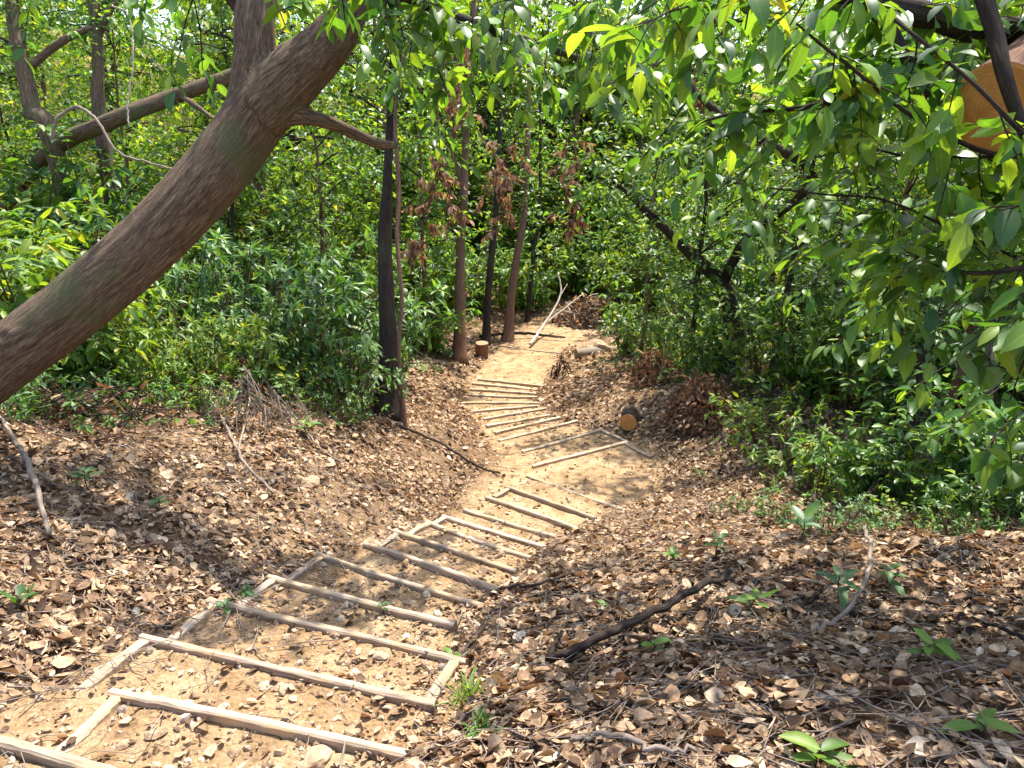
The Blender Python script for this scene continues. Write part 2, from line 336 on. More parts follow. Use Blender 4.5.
# ------------------------------------------------------------------ the steps, as seen
# (left pixel, right pixel, height of top edge)
ST = [((-60, 722), (215, 800), -1.60), ((112, 689), (403, 752), -1.72), ((142, 634), (432, 702), -1.85), ((210, 600), (463, 658), -1.98),
      ((270, 575), (452, 622), -2.11), ((318, 553), (487, 605), -2.24), ((365, 542), (505, 591), -2.37), ((395, 530), (515, 569), -2.49),
      ((427, 520), (535, 557), -2.60), ((443, 514), (550, 547), -2.70), ((465, 508), (572, 539), -2.80), ((487, 496), (583, 529), -2.90),
      ((507, 486), (595, 517), -2.99), ((527, 474), (623, 508), -3.07), ((533, 465), (627, 441), -3.12), ((523, 450), (602, 428), -3.22),
      ((500, 439), (577, 420), -3.32), ((496, 431.5), (560, 417), -3.42), ((487, 425), (549, 414), -3.52), ((484, 418), (545, 407.5), -3.61),
      ((474, 410.5), (539, 405), -3.69), ((462, 402), (537, 402), -3.75), ((469, 394), (537, 397), -3.82), ((470, 388.5), (537, 393), -3.88),
      ((473, 383), (539, 389), -3.93), ((478, 378.5), (541, 385.5), -3.98), ((497, 345), (562, 352.5), -4.02)]
A = np.array([on_plane(*a, z) for a, b, z in ST]); B = np.array([on_plane(*b, z) for a, b, z in ST])
ZK = np.array([s[2] for s in ST]); C = (A + B) / 2
cy = np.concatenate([[-3, 0.3], C[:, 1], [17, 20, 30, 60]])
cx = np.concatenate([[-0.9, -0.8], C[:, 0], [1.3, 2.0, 3.0, 3.0]]); 
cz = np.concatenate([[-1.0, -1.45], ZK - 0.03, [-3.98, -4.0, -3.4, -0.2]])
cw = np.concatenate([[0.6, 0.6], np.clip(np.linalg.norm(B - A, axis=1) / 2, 0.45, 0.66), [0.9, 0.5, 0.3, 0.3]])
cw[2 + 12:2 + 17] = [0.78, 0.88, 0.86, 0.76, 0.7]; cw[2:5] = 0.72
# gentle smoothing of the centre line for the ground beside the path
ys = np.linspace(-3, 60, 1200); k = np.hanning(31); k /= k.sum()
def smooth(v): return np.convolve(np.pad(v, 15, mode='edge'), k, 'valid')
xc_s = smooth(np.interp(ys, cy, cx)); zc_s = smooth(np.interp(ys, cy, cz)); w_s = smooth(np.interp(ys, cy, cw))
def path_at(y): return np.interp(y, ys, xc_s), np.interp(y, ys, zc_s), np.interp(y, ys, w_s)

def ground_z(x, y, detail=True):
    x = np.asarray(x, float); y = np.asarray(y, float)
    xc, zc, w = path_at(y); d = x - xc
    dl = np.maximum(-d - w - 0.10, 0); dr = np.maximum(d - w * 1.05, 0)
    # the left bank climbs, the right side rises a little near by and more beyond the bend
    sl = 0.40 * np.interp(y, [0, 3, 8, 14, 20], [0.5, 1, 1, 0.6, 0.5])
    left = sl * dl / (1 + 0.06 * dl) * np.minimum(1, 0.55 + dl)
    sr = np.interp(y, [0, 4.5, 7, 9, 13, 17], [0.05, 0.09, 0.22, 0.34, 0.22, 0.12])
    right = sr * dr / (1 + 0.07 * dr)
    z = zc + left + right
    z = z + np.clip((y - 19) * 0.10, 0, 1.5) + np.clip((np.abs(x) - 14) * 0.25, 0, 6)
    off = np.clip(np.minimum(dl + dr, 1.0), 0, 1)
    z = z + 0.22 * fbm(x * 0.6 + 5, y * 0.6, 3) * off
    if detail:
        z = z + fbm(x * 4, y * 4, 4) * (0.02 + 0.05 * off)
        # treads between the boards
        e = np.zeros_like(z); kk = np.zeros(z.shape, int)
        yl = []
        for i in range(len(ST)):
            a, b = A[i], B[i]
            t = np.clip((x - a[0]) / (b[0] - a[0]), -0.15, 1.15)
            yl.append(a[1] + (b[1] - a[1]) * t)
        yl = np.array(yl)
        kk = np.sum(yl < y[None], axis=0)
        kn = np.clip(kk, 0, len(ST) - 1); kp = np.clip(kk - 1, 0, len(ST) - 1)
        y0 = np.take_along_axis(yl, kp[None], 0)[0]; y1 = np.take_along_axis(yl, kn[None], 0)[0]
        fr = np.where(kk == 0, 1.0, np.clip((y - y0) / np.maximum(y1 - y0, 0.05), 0, 1))
        zt = ZK[kn] - 0.028 + 0.05 * (1 - fr) ** 2 - 0.012 * np.sin(fr * pi) + fbm(x * 9, y * 9, 4) * 0.009 + fbm(x * 2.2, y * 2.2, 2) * 0.007
        zt = np.minimum(zt, np.where(kk > 0, ZK[kp] - 0.03, 9))
        m = np.clip((w + np.where(d < 0, 0.16, 0.08) - np.abs(d)) / 0.10, 0, 1); m = m * m * (3 - 2 * m)
        m = m * np.clip((14.9 - y) / 0.3, 0, 1) * np.clip((y - 0.7) / 0.3, 0, 1)
        z = z * (1 - m) + zt * m
    return z
def gz(x, y): return float(ground_z(np.array([x]), np.array([y]))[0])
def gp(x, y, dz=0): return np.array([x, y, gz(x, y) + dz])
def from_px(pxx, Y):
    """ground point in photograph column pxx at forward distance Y"""
    x = 0.0
    for _ in range(12):
        z = float(ground_z(np.array([x]), np.array([Y]), False)[0])
        dep = Y * cos(PITCH) - z * sin(PITCH); x = (pxx - 512) / F * dep
    return np.array([x, Y, gz(x, Y)])

# ------------------------------------------------------------------ ground and path
def build_ground():
    xs = np.concatenate([-np.geomspace(60, 6, 40)[:-1], np.arange(-6, -2.2, 0.09), np.arange(-2.2, 2.6, 0.026), np.arange(2.6, 7, 0.09), np.geomspace(7, 60, 40)])
    yy = np.concatenate([np.arange(-14, 0.4, 0.6), np.arange(0.4, 13, 0.026), np.arange(13, 20, 0.08), np.geomspace(20, 120, 50)])
    X, Y = np.meshgrid(xs, yy); Z = ground_z(X, Y)
    xc, zc, w = path_at(Y); dd = np.abs(X - xc)
    sand = np.clip((w + 0.25 - dd) / 0.35 + fbm(X * 1.7, Y * 1.7) * 0.5, 0, 1)
    sand = sand * np.clip((17.5 - Y) / 1.5, 0, 1)
    # bare sandy patches beyond the landing
    sand = np.maximum(sand, np.clip(1.3 - np.hypot((X - 1.4) / 1.5, (Y - 16) / 1.6) + fbm(X * 2, Y * 2) * 0.6, 0, 1))
    sand = np.maximum(sand, 0.22 + 0.5 * np.clip(fbm(X * 0.9 + 3, Y * 0.9 + 9), 0, 1))
    nx = len(xs); ny = len(yy)
    V = np.stack([X, Y, Z], -1).reshape(-1, 3)
    i = np.arange(ny - 1)[:, None]; j = np.arange(nx - 1)[None]
    q = np.stack([i * nx + j, i * nx + j + 1, (i + 1) * nx + j + 1, (i + 1) * nx + j], -1).reshape(-1, 4)
    inside = (dd < w + 0.06 + 0.12 * fbm(X * 3, Y * 3)) & (Y > 0.3) & (Y < 17.2)
    ins = inside.ravel()[q].mean(1) > 0.5
    for nm, f in (('ground', q[~ins]), ('path', q[ins])):
        used = np.unique(f); mp = np.zeros(len(V), int); mp[used] = np.arange(len(used))
        me = make_mesh(nm, V[used], mp[f], M['soil'], True, {'sand': sand.ravel()[used]})
        tag(link(nm, me), kind='structure')
build_ground()

# ------------------------------------------------------------------ wooden steps
def board_mesh(length, thick, height, seed):
    """long board along local X, top edge at z=0, worn and slightly bowed"""
    r = np.random.default_rng(seed); n = 28
    xs = np.linspace(-length / 2, length / 2, n)
    ch = 0.006
    prof = [(-thick / 2, -height), (-thick / 2, -ch), (-thick / 2 + ch, 0), (thick / 2 - ch, 0), (thick / 2, -ch), (thick / 2, -height)]
    m = len(prof); V = []
    bow = r.normal(0, 0.007); sag = r.normal(0, 0.004)
    for i, x in enumerate(xs):
        t = x / (length / 2)
        for jn, (a, b) in enumerate(prof):
            wob = 0.0009 * r.normal() if b > -height * 0.5 else 0
            V.append((x + (0.004 * r.normal() if i in (0, n - 1) else 0), a + bow * (1 - t * t) + wob, b + sag * (1 - t * t) + wob * 1.2 + (0.004 * fbm(x * 6 + seed, a * 40 + seed) if b > -height * .5 else 0)))
    q = []
    for i in range(n - 1):
        for jn in range(m):
            a = i * m + jn; b = i * m + (jn + 1) % m
            q.append((a, b, b + m, a + m))
    caps = [tuple(reversed(range(m))), tuple((n - 1) * m + jn for jn in range(m))]
    me = bpy.data.meshes.new('board'); me.from_pydata([tuple(map(float, v)) for v in V], [], q + caps); me.update()
    me.materials.append(M['plank']); return me

ORD = ['first', 'second', 'third', 'fourth', 'fifth', 'sixth', 'seventh', 'eighth', 'ninth', 'tenth', 'eleventh', 'twelfth', 'thirteenth', 'fourteenth',
       'fifteenth', 'sixteenth', 'seventeenth', 'eighteenth', 'nineteenth', 'twentieth', 'twenty-first', 'twenty-second', 'twenty-third', 'twenty-fourth', 'twenty-fifth', 'twenty-sixth', 'twenty-seventh',
       'twenty-eighth', 'twenty-ninth', 'thirtieth'] + ['%dth' % i for i in range(31, 90)]
left_side = {1: .40, 2: .40, 3: .33, 4: .34, 5: .30, 7: .28, 8: .24, 9: .24, 12: .2, 26: .35}
right_side = {3: .36, 14: .42, 15: .45}
for i in range(len(ST)):
    a, b = A[i].copy(), B[i].copy(); c = (a + b) / 2
    if i == 0: lab = 'wooden step board cut off by the bottom left corner, nearest of all the steps'
    elif i == 26: lab = 'thin pale wooden step board across the far sandy landing, farthest of all the steps'
    elif i == 13: lab = 'last right-slanting wooden step board just before the sandy bend of the path'
    elif i == 14: lab = 'wooden step board across the far side of the sandy bend, rising to the right'
    else: lab = 'weathered wooden step board, %s counted from the nearest one upward in the photo' % ORD[i]
    t = thing('wooden_step', lab, 'step', c, 'wooden steps down the trail')
    dv = b - a; L = np.linalg.norm(dv); ang = math.atan2(dv[1], dv[0])
    th = 0.031 if i < 8 else 0.036 if i < 14 else 0.046
    o = link('riser_board', board_mesh(L + 0.02, th, 0.15, i), t); o.rotation_euler[2] = ang; o.location = (0, 0, rng.normal(0, 0.003))
    o.rotation_euler[1] = rng.normal(0, 0.006)
    perp = np.array([dv[1], -dv[0], 0]) / L      # towards the camera
    for side, dct in ((0, left_side), (1, right_side)):
        if i in dct:
            l = dct[i]; e = (a if side == 0 else b) + (dv / L) * (0.03 if side == 0 else -0.03)
            mid = e + perp * (l / 2 + th / 2 + 0.004) - c
            s = link('side_board', board_mesh(l, 0.045, 0.14, 100 + i + side), t)
            s.location = (mid[0], mid[1], -0.004); s.rotation_euler[2] = ang + pi / 2
            # wooden peg that holds the corner
            if i < 6:
                pk = Tubes(); q0 = e + perp * (th / 2 + 0.03) + (dv / L) * (0.045 if side == 0 else -0.045) - c
                pk.add([q0 + np.array([0, 0, -0.15]), q0 + np.array([0, 0, -0.02])], 0.016, 6); link('peg', pk.mesh('peg', M['bark_grey']), t)

# ------------------------------------------------------------------ leaf litter, twigs, gravel
def path_dist(x, y):
    xc, zc, w = path_at(y); return np.abs(x - xc) - w, x - xc
def build_litter():
    r = np.random.default_rng(3)
    xs = []; ysl = []
    # sampled so that the near ground gets most
    for (x0, x1, y0, y1, n) in ((-3.2, 3.4, 0.9, 3.5, 80000), (-5.5, 5.2, 3.2, 7.0, 90000), (-6.0, 5.5, 7, 12, 95000), (-4, 4, 10, 19, 50000)):
        xs.append(r.uniform(x0, x1, n)); ysl.append(r.uniform(y0, y1, n))
    x = np.concatenate(xs); y = np.concatenate(ysl)
    pd, d = path_dist(x, y)
    dens = np.clip(0.14 + np.clip((pd + 0.24) / 0.30, 0, 1) ** 1.3, 0, 1)
    dens = np.where((d > 0) & (y < 6.2), np.clip(0.17 + np.clip((pd + 0.36) / 0.42, 0, 1) ** 1.3, 0, 1), dens)
    dens = np.where(d < 0, np.clip(0.14 + np.clip((pd - 0.03) / 0.25, 0, 1), 0, 1), dens)
    dens *= np.clip(0.9 + 1.2 * fbm(x * 1.6, y * 1.6, 3), 0.3, 1)
    dens = np.where((np.hypot((x - 1.4) / 1.5, (y - 16) / 1.6) < 1) | ((y > 12.7) & (y < 16) & (pd < -0.1)), dens * 0.3, dens)
    keep = r.random(len(x)) < dens
    x = x[keep]; y = y[keep]; pd = pd[keep]; n = len(x)
    z = ground_z(x, y)
    e = 0.05
    gx = (ground_z(x + e, y, False) - ground_z(x - e, y, False)) / (2 * e); gy = (ground_z(x, y + e, False) - ground_z(x, y - e, False)) / (2 * e)
    Nn = nrm(np.stack([-gx, -gy, np.ones(n)], -1)); Nn = nrm(Nn + r.normal(0, 0.24, (n, 3)) * np.where(pd < 0, 0.5, 1)[:, None])
    Nn[:, 2] = np.abs(Nn[:, 2])
    a = r.uniform(0, 2 * pi, n); D = np.stack([np.cos(a), np.sin(a), r.normal(0, 0.1, n)], -1)
    D = nrm(D - Nn * np.sum(D * Nn, 1, keepdims=True))
    L = np.where(r.random(n) < 0.16, r.uniform(0.05, 0.085, n), np.clip(r.lognormal(math.log(0.030), 0.42, n), 0.010, 0.06)); L = np.where(pd < 0, L * 0.66, L) * np.interp(y, [6, 9, 14], [1, 1.2, 1.5]); W = L * np.where(r.random(n) < 0.3, r.uniform(0.07, 0.2, n), r.uniform(0.25, 0.75, n))
    up = np.abs(D[:, 2]) * L * 0.5
    P = np.stack([x, y, z + 0.004 + r.random(n) ** 2 * 0.022 * np.where(pd < 0, 0.25, 1) + up * 0.6], -1) - D * L[:, None] * 0.5
    me = leaf_mesh('leaf_litter', P, D, Nn, L, W, M['litter'], sec=3, curl=-0.16, fold=0.4, r=r, twist=0.45)
    tag(link('leaf_litter', me), 'brown and tan dry fallen leaves lying all over the forest floor', 'leaf litter', kind='stuff')
    # broken twigs
    T = Tubes()
    for i in range(5200):
        yy = r.uniform(1.0, 12) if i % 2 else r.uniform(1, 5.5); xx = r.uniform(-1, 1) * (1.2 + 0.75 * yy)
        p_, dd = path_dist(np.array([xx]), np.array([yy]))
        if p_[0] < -0.1 and r.random() < 0.85: continue
        l = r.uniform(0.05, 0.5); a = r.uniform(0, pi * 2); n_ = 4
        q = np.stack([xx + np.cos(a) * np.linspace(-l / 2, l / 2, n_), yy + np.sin(a) * np.linspace(-l / 2, l / 2, n_)], -1)
        q[1:-1] += r.normal(0, 0.07 * l, (n_ - 2, 2))
        zz = ground_z(q[:, 0], q[:, 1]) + 0.012 + r.uniform(0, 0.02) + np.linspace(0, r.uniform(0, 0.1) * l, n_)
        T.add(np.column_stack([q, zz]), [r.uniform(0.0015, 0.0045), 0.001], 4, cap=False)
    tag(link('twig_litter', T.mesh('twig_litter', M['bark_grey'])), 'thin broken grey twigs strewn among the fallen leaves', 'twigs', kind='stuff')
    # pebbles and clods on the path: squashed, jittered octahedra with one subdivision
    base = np.array([(1, 0, 0), (-1, 0, 0), (0, 1, 0), (0, -1, 0), (0, 0, 1), (0, 0, -1)], float)
    tr = [(0, 2, 4), (2, 1, 4), (1, 3, 4), (3, 0, 4), (2, 0, 5), (1, 2, 5), (3, 1, 5), (0, 3, 5)]
    V = list(base); F2 = []; cache = {}
    def midp(i, j):
        kx = (min(i, j), max(i, j))
        if kx not in cache: V.append(nrm((V[i] + V[j]) / 2)); cache[kx] = len(V) - 1
        return cache[kx]
    for a_, b_, c_ in tr:
        ab, bc, ca = midp(a_, b_), midp(b_, c_), midp(c_, a_); F2 += [(a_, ab, ca), (ab, b_, bc), (ca, bc, c_), (ab, bc, ca)]
    V = np.array(V); F2 = np.array(F2)
    n = 3800; y = r.uniform(1.0, 10, n) ; y[::2] = r.uniform(1, 5, len(y[::2])); xc, zc, w = path_at(y); x = xc + r.normal(0, 0.5, n) * w * 1.3
    z = ground_z(x, y); s = np.clip(r.lognormal(math.log(0.008), 0.55, n), 0.003, 0.034)
    sc = r.uniform(0.6, 1.3, (n, 3)) * s[:, None]; sc[:, 2] *= 0.7
    VV = V[None] * (1 + r.normal(0, 0.16, (n, len(V), 1))) * sc[:, None]; a = r.uniform(0, 6.28, n)
    ca, sa = np.cos(a)[:, None], np.sin(a)[:, None]
    VX = VV[..., 0] * ca - VV[..., 1] * sa; VY = VV[..., 0] * sa + VV[..., 1] * ca
    VV = np.stack([VX + x[:, None], VY + y[:, None], VV[..., 2] + z[:, None] + s[:, None] * 0.2], -1)
    me = make_mesh('gravel', VV.reshape(-1, 3), (F2[None] + (np.arange(n) * len(V))[:, None, None]).reshape(-1, 3), M['stone'])
    tag(link('gravel', me), 'small tan pebbles and clods on the sandy treads', 'gravel', kind='stuff')
    return V, F2
ICO, ICOF = build_litter()

def rock(x, y, s, label, seed, flat=0.55):
    r = np.random.default_rng(seed)
    V = ICO.copy(); Fq = ICOF
    # one more subdivision for a rounder stone
    VV = list(V); cache = {}; F3 = []
    def midp(i, j):
        kx = (min(i, j), max(i, j))
        if kx not in cache: VV.append(nrm(VV[i] + VV[j])); cache[kx] = len(VV) - 1
        return cache[kx]
    for a_, b_, c_ in Fq:
        ab, bc, ca = midp(a_, b_), midp(b_, c_), midp(c_, a_); F3 += [(a_, ab, ca), (ab, b_, bc), (ca, bc, c_), (ab, bc, ca)]
    V = np.array(VV); V = V * (1 + 0.5 * fbm(V[:, 0] * 1.6 + seed, V[:, 1] * 1.6 + V[:, 2] * 2, 4))[:, None]
    V = V * np.array([1, 0.75, flat]) * s
    o = link('rock', make_mesh('rock', V, np.array(F3), M['stone'], False), None, (x, y, gz(x, y) + s * flat * 0.35)); o.rotation_euler[2] = r.uniform(0, 6)
    tag(o, label, 'rock')

# ------------------------------------------------------------------ plants
def perp_up(D, r, tilt=0.35):
    D = nrm(D); up = np.array([0, 0, 1.0]) + r.normal(0, tilt, D.shape)
    return nrm(up - D * np.sum(up * D, -1, keepdims=True))

def twig_leaves(T, Lv, p, d, length, r, rad=0.003, n_leaf=8, leafL=0.09, ratio=0.4, droop=0.35, whorl=False, sides=4):
    """one leafy twig: a curved thin stem with alternate leaves, or a whorl at its tip"""
    n = 5; pts = [np.array(p, float)]; d = nrm(d)
    for i in range(n - 1):
        d = nrm(d + r.normal(0, 0.16, 3) + np.array([0, 0, -0.08])); pts.append(pts[-1] + d * length / (n - 1))
    pts = np.array(pts)
    if T is not None: T.add(pts, [rad, rad * 0.4], sides, cap=False)
    if whorl:
        a = r.uniform(0, 6.28) + np.arange(n_leaf) * 2 * pi / n_leaf + r.normal(0, 0.2, n_leaf)
        s1 = nrm(np.cross(d, [0.3, 0.2, 1.0])); s2 = np.cross(d, s1)
        D = np.cos(a)[:, None] * s1 + np.sin(a)[:, None] * s2 + d * r.uniform(0.05, 0.5, n_leaf)[:, None]
        D = nrm(D + np.array([0, 0, -droop * 0.4])); P = pts[-1] - d * r.uniform(0, 0.25, n_leaf)[:, None] * length * 0.4
        Ls = leafL * r.uniform(0.7, 1.2, n_leaf)
        Lv.add(P, D, perp_up(D, r, 0.2), Ls, Ls * ratio)
    else:
        t = np.linspace(0.15, 1, n_leaf) * (n - 1); i = np.minimum(t.astype(int), n - 2); f = (t - i)[:, None]
        P = pts[i] * (1 - f) + pts[i + 1] * f; td = nrm(pts[i + 1] - pts[i])
        side = nrm(np.cross(td, [0, 0, 1.0]) + 1e-6) * np.where(np.arange(n_leaf) % 2, 1, -1)[:, None]
        D = nrm(td * r.uniform(0.3, 0.9, (n_leaf, 1)) + side * r.uniform(0.5, 1.1, (n_leaf, 1)) + r.normal(0, 0.25, (n_leaf, 3)) + np.array([0, 0, -droop]) * r.uniform(0.3, 1.5, (n_leaf, 1)))
        Ls = leafL * r.uniform(0.6, 1.25, n_leaf)
        Lv.add(P, D, perp_up(D, r), Ls, Ls * ratio * r.uniform(0.85, 1.15, n_leaf))
    return pts[-1]

def shrub_parts(seed, h=1.4, spread=0.9, stems=9, forks=9, whorl=True, leafL=0.11, ratio=0.28, n_leaf=8, foliage='leaf_dark', sec=2, droop=0.4, shape='lance', low=0.15):
    r = np.random.default_rng(seed); T = Tubes(); Lv = Leaves()
    for s in range(stems):
        a = r.uniform(0, 2 * pi); rr = spread * r.uniform(0.1, 1) ** 0.7; hh = h * r.uniform(0.5, 1) * (1 - 0.35 * (rr / spread) ** 2)
        p0 = np.array([cos(a) * 0.06, sin(a) * 0.06, -0.08]); p2 = np.array([cos(a) * rr, sin(a) * rr, hh])
        p1 = p0 * 0.5 + p2 * 0.5 + np.array([cos(a) * rr * -0.12, sin(a) * rr * -0.12, 0.06]) + r.normal(0, 0.05, 3)
        st = spline([p0, p1, p2], 9); T.add(st, [0.011, 0.004], 5, cap=False)
        for f in range(forks):
            t = low + (1 - low) * (f + r.random()) / forks; q = st[min(int(t * 8), 8)]
            out = nrm(np.array([cos(a), sin(a), 0]) * 0.4 + r.normal(0, 0.7, 3) + np.array([0, 0, 0.45]))
            twig_leaves(T, Lv, q, out, r.uniform(0.14, 0.36) * (1.25 - 0.5 * t), r, 0.003, n_leaf, leafL, ratio, droop, whorl)
        twig_leaves(T, Lv, st[-1], nrm(st[-1] - st[-2]), 0.1, r, 0.003, n_leaf + 1, leafL, ratio, droop, whorl)
    return T.mesh('stem', M['stem']), Lv.mesh('foliage', M[foliage], sec=sec, curl=0.22, fold=0.3, shape=shape, r=r)

PROTO = {}
def proto_shrub(key, name, cat, **kw):
    PROTO[key] = (name, cat, *shrub_parts(**kw))
proto_shrub('whorlA', 'shrub', 'shrub', seed=11, h=1.7, spread=0.85, stems=13, forks=10, leafL=0.135, ratio=0.27, foliage='leaf_dark')
proto_shrub('whorlB', 'shrub', 'shrub', seed=12, h=1.5, spread=0.95, stems=13, forks=10, leafL=0.12, ratio=0.30, foliage='leaf_blue')
proto_shrub('whorlC', 'shrub', 'shrub', seed=13, h=1.0, spread=0.75, stems=11, forks=8, leafL=0.10, ratio=0.30, foliage='leaf_bright', low=0.05)
proto_shrub('broadA', 'shrub', 'shrub', seed=14, h=1.7, spread=0.9, stems=14, forks=11, whorl=False, leafL=0.105, ratio=0.46, foliage='leaf_dark', shape='ell', n_leaf=8)
proto_shrub('broadB', 'shrub', 'shrub', seed=15, h=1.6, spread=0.9, stems=14, forks=11, whorl=False, leafL=0.13, ratio=0.42, foliage='leaf_broad', shape='ell', n_leaf=8)
proto_shrub('brightL', 'shrub', 'shrub', seed=16, h=1.4, spread=0.85, stems=10, forks=9, whorl=False, leafL=0.16, ratio=0.36, foliage='leaf_bright', shape='ell', sec=3, n_leaf=7)
proto_shrub('lowA', 'bush', 'bush', seed=17, h=0.55, spread=0.55, stems=10, forks=6, leafL=0.085, ratio=0.34, foliage='leaf_dark', low=0.05, n_leaf=6)
proto_shrub('lowB', 'bush', 'bush', seed=18, h=0.5, spread=0.5, stems=10, forks=6, whorl=False, leafL=0.075, ratio=0.42, foliage='leaf_bright', shape='ell', low=0.05, n_leaf=6)

proto_shrub('thicket', 'shrub', 'shrub', seed=19, h=3.4, spread=1.35, stems=22, forks=15, whorl=False, leafL=0.15, ratio=0.45, foliage='leaf_far', shape='ell', n_leaf=9, sec=1, low=0.05)
LOOK = {'thicket': 'tall bright green', 'whorlA': 'dark green whorled', 'whorlB': 'bluish green whorled', 'whorlC': 'low yellow-green whorled', 'broadA': 'small-leaved dark', 'broadB': 'broad-leaved mid green',
        'brightL': 'large-leaved light green', 'lowA': 'knee-high dark green', 'lowB': 'knee-high light green'}
def put(key, loc, label, group, scale=1.0, rot=None):
    name, cat, st, fo = PROTO[key]
    rz = rng.uniform(0, 6.28) if rot is None else rot
    o = thing(name, label, cat, loc, group, rz, scale)
    o.rotation_euler[0] = rng.normal(0, 0.06); o.rotation_euler[1] = rng.normal(0, 0.06)
    link('stem', st, o); link('foliage', fo, o); return o

# rows of shrubs: (where phrase, group, [(column, Y, kind, scale)...]) - every row listed from left to right
ROWS = [
 ('on the bank just behind the leaning trunk', 'left bank shrubs', [(-40, 5.2, 'brightL', 1.0), (40, 5.6, 'brightL', 1.05), (95, 5.9, 'brightL', .85), (130, 6.2, 'whorlC', .9), (165, 6.0, 'whorlC', .7), (205, 6.6, 'whorlC', .9), (255, 7.0, 'whorlC', 1.0), (292, 6.7, 'lowB', .9)]),
 ('in the second row of the left bank', 'left bank shrubs', [(-30, 7.4, 'broadB', 1.1), (45, 7.2, 'brightL', 1.1), (120, 7.6, 'whorlC', 1.3), (185, 7.8, 'whorlA', .95), (240, 7.9, 'whorlB', 1.0), (300, 7.6, 'whorlB', 1.0), (345, 7.7, 'whorlA', 1.0), (352, 7.0, 'lowA', 1.0)]),
 ('in the third row of the left bank', 'left bank shrubs', [(-60, 9.5, 'broadB', 1.5), (30, 9.2, 'broadB', 1.5), (110, 9.6, 'broadA', 1.5), (180, 9.4, 'whorlA', 1.3), (250, 9.5, 'whorlB', 1.3), (320, 9.3, 'whorlA', 1.25), (370, 10.0, 'whorlA', 1.25)]),
 ('in the back row of the left bank', 'left bank shrubs', [(-20, 13, 'thicket', 1.1), (60, 14, 'thicket', 1.2), (125, 13.4, 'thicket', 1.1), (190, 14.2, 'thicket', 1.2), (250, 13.4, 'thicket', 1.1), (310, 14.4, 'thicket', 1.15), (362, 13.5, 'thicket', 1.0), (425, 13.4, 'broadB', 1.1)]),
 ('behind the slim trunks past the steps', 'shrubs beyond the landing', [(412, 15.5, 'broadB', 1.4), (440, 16.6, 'whorlC', 2.0), (470, 17.2, 'broadB', 1.5), (500, 18, 'whorlC', 2.0), (530, 18.3, 'broadB', 1.3), (556, 19.6, 'thicket', .75), (590, 20.2, 'broadB', 1.5), (618, 18.8, 'thicket', .8), (645, 17, 'whorlC', 1.8)]),
 ('in the far row beyond the landing', 'shrubs beyond the landing', [(395, 19.5, 'thicket', 1.3), (432, 21, 'thicket', 1.3), (470, 22, 'thicket', 1.2), (508, 21.5, 'thicket', 1.3), (545, 23, 'thicket', 1.4), (585, 22.5, 'thicket', 1.3), (625, 22, 'thicket', 1.4), (665, 21, 'thicket', 1.3), (705, 20, 'thicket', 1.3)]),
 ('closing the view at the very back', 'shrubs beyond the landing', [(400, 27, 'thicket', 2.2), (440, 28, 'thicket', 2.4), (480, 28, 'thicket', 2.5), (520, 28, 'thicket', 2.5), (560, 28.5, 'thicket', 2.5), (600, 28, 'thicket', 2.4), (640, 27.5, 'thicket', 2.4), (690, 27, 'thicket', 2.3), (745, 26, 'thicket', 2.2)]),
 ('on the right bank above the bend', 'right bank shrubs', [(640, 13.0, 'broadB', .9), (655, 11.6, 'whorlC', 1.1), (690, 10.4, 'whorlC', 1.3), (715, 9.4, 'broadB', .85), (760, 8.4, 'whorlC', 1.2), (800, 8.0, 'broadB', .85), (850, 7.4, 'whorlC', 1.3), (900, 7.2, 'broadB', .9)]),
 ('in the front row of the right thicket', 'right bank shrubs', [(758, 7.1, 'lowB', 1.2), (785, 6.5, 'lowB', 1.2), (818, 5.7, 'whorlC', .75), (858, 5.3, 'broadB', .5), (900, 5.1, 'whorlB', .5), (940, 4.75, 'broadB', .55), (985, 4.5, 'broadB', .62), (1050, 4.2, 'broadB', .75)]),
 ('in the middle row of the right thicket', 'right bank shrubs', [(690, 14, 'broadA', 1.4), (740, 12, 'broadA', 1.4), (800, 10.4, 'broadA', 1.3), (860, 9.4, 'broadB', 1.15), (920, 8.2, 'broadA', 1.15), (985, 7.4, 'broadB', 1.1), (1050, 6.8, 'broadA', 1.1)]),
 ('in the back row of the right thicket', 'right bank shrubs', [(655, 17, 'thicket', 1.0), (700, 16, 'thicket', 1.1), (755, 15, 'thicket', 1.1), (815, 14, 'thicket', 1.1), (875, 13, 'thicket', 1.05), (940, 12, 'thicket', 1.0), (1005, 11.5, 'thicket', 1.0), (1070, 10.5, 'thicket', 1.0)]),
 ('on the litter before the right thicket', 'low bushes right of the path', [(745, 5.2, 'lowA', .42), (795, 4.7, 'lowA', .5), (838, 3.95, 'lowA', .42), (872, 4.2, 'lowA', .5), (915, 4.1, 'lowB', .55), (955, 3.8, 'lowA', .5), (1005, 3.9, 'lowA', .6), (1040, 3.5, 'lowA', .5)]),
 ('at the foot of the left bank shrubs', 'low bushes left of the path', [(-10, 4.5, 'lowA', .7), (35, 4.9, 'lowA', .7), (85, 5.2, 'lowA', .7), (140, 5.35, 'lowA', .55), (200, 5.9, 'lowB', .6), (335, 6.6, 'lowA', .6)]),
]
for where, group, row in ROWS:
    cnt = {}
    for c, Y, kind, sc in row: cnt[kind] = cnt.get(kind, 0) + 1
    seen = {}
    for c, Y, kind, sc in row:
        seen[kind] = seen.get(kind, 0) + 1
        what = LOOK[kind] + (' bush ' if kind.startswith('low') else ' shrub ')
        lab = ('only ' + what + where) if cnt[kind] == 1 else '%s %s%s, from the left' % (ORD[seen[kind] - 1], what, where)
        p = from_px(c, Y); p[2] -= 0.03
        put(kind, p, lab, group, sc * rng.uniform(0.94, 1.06))

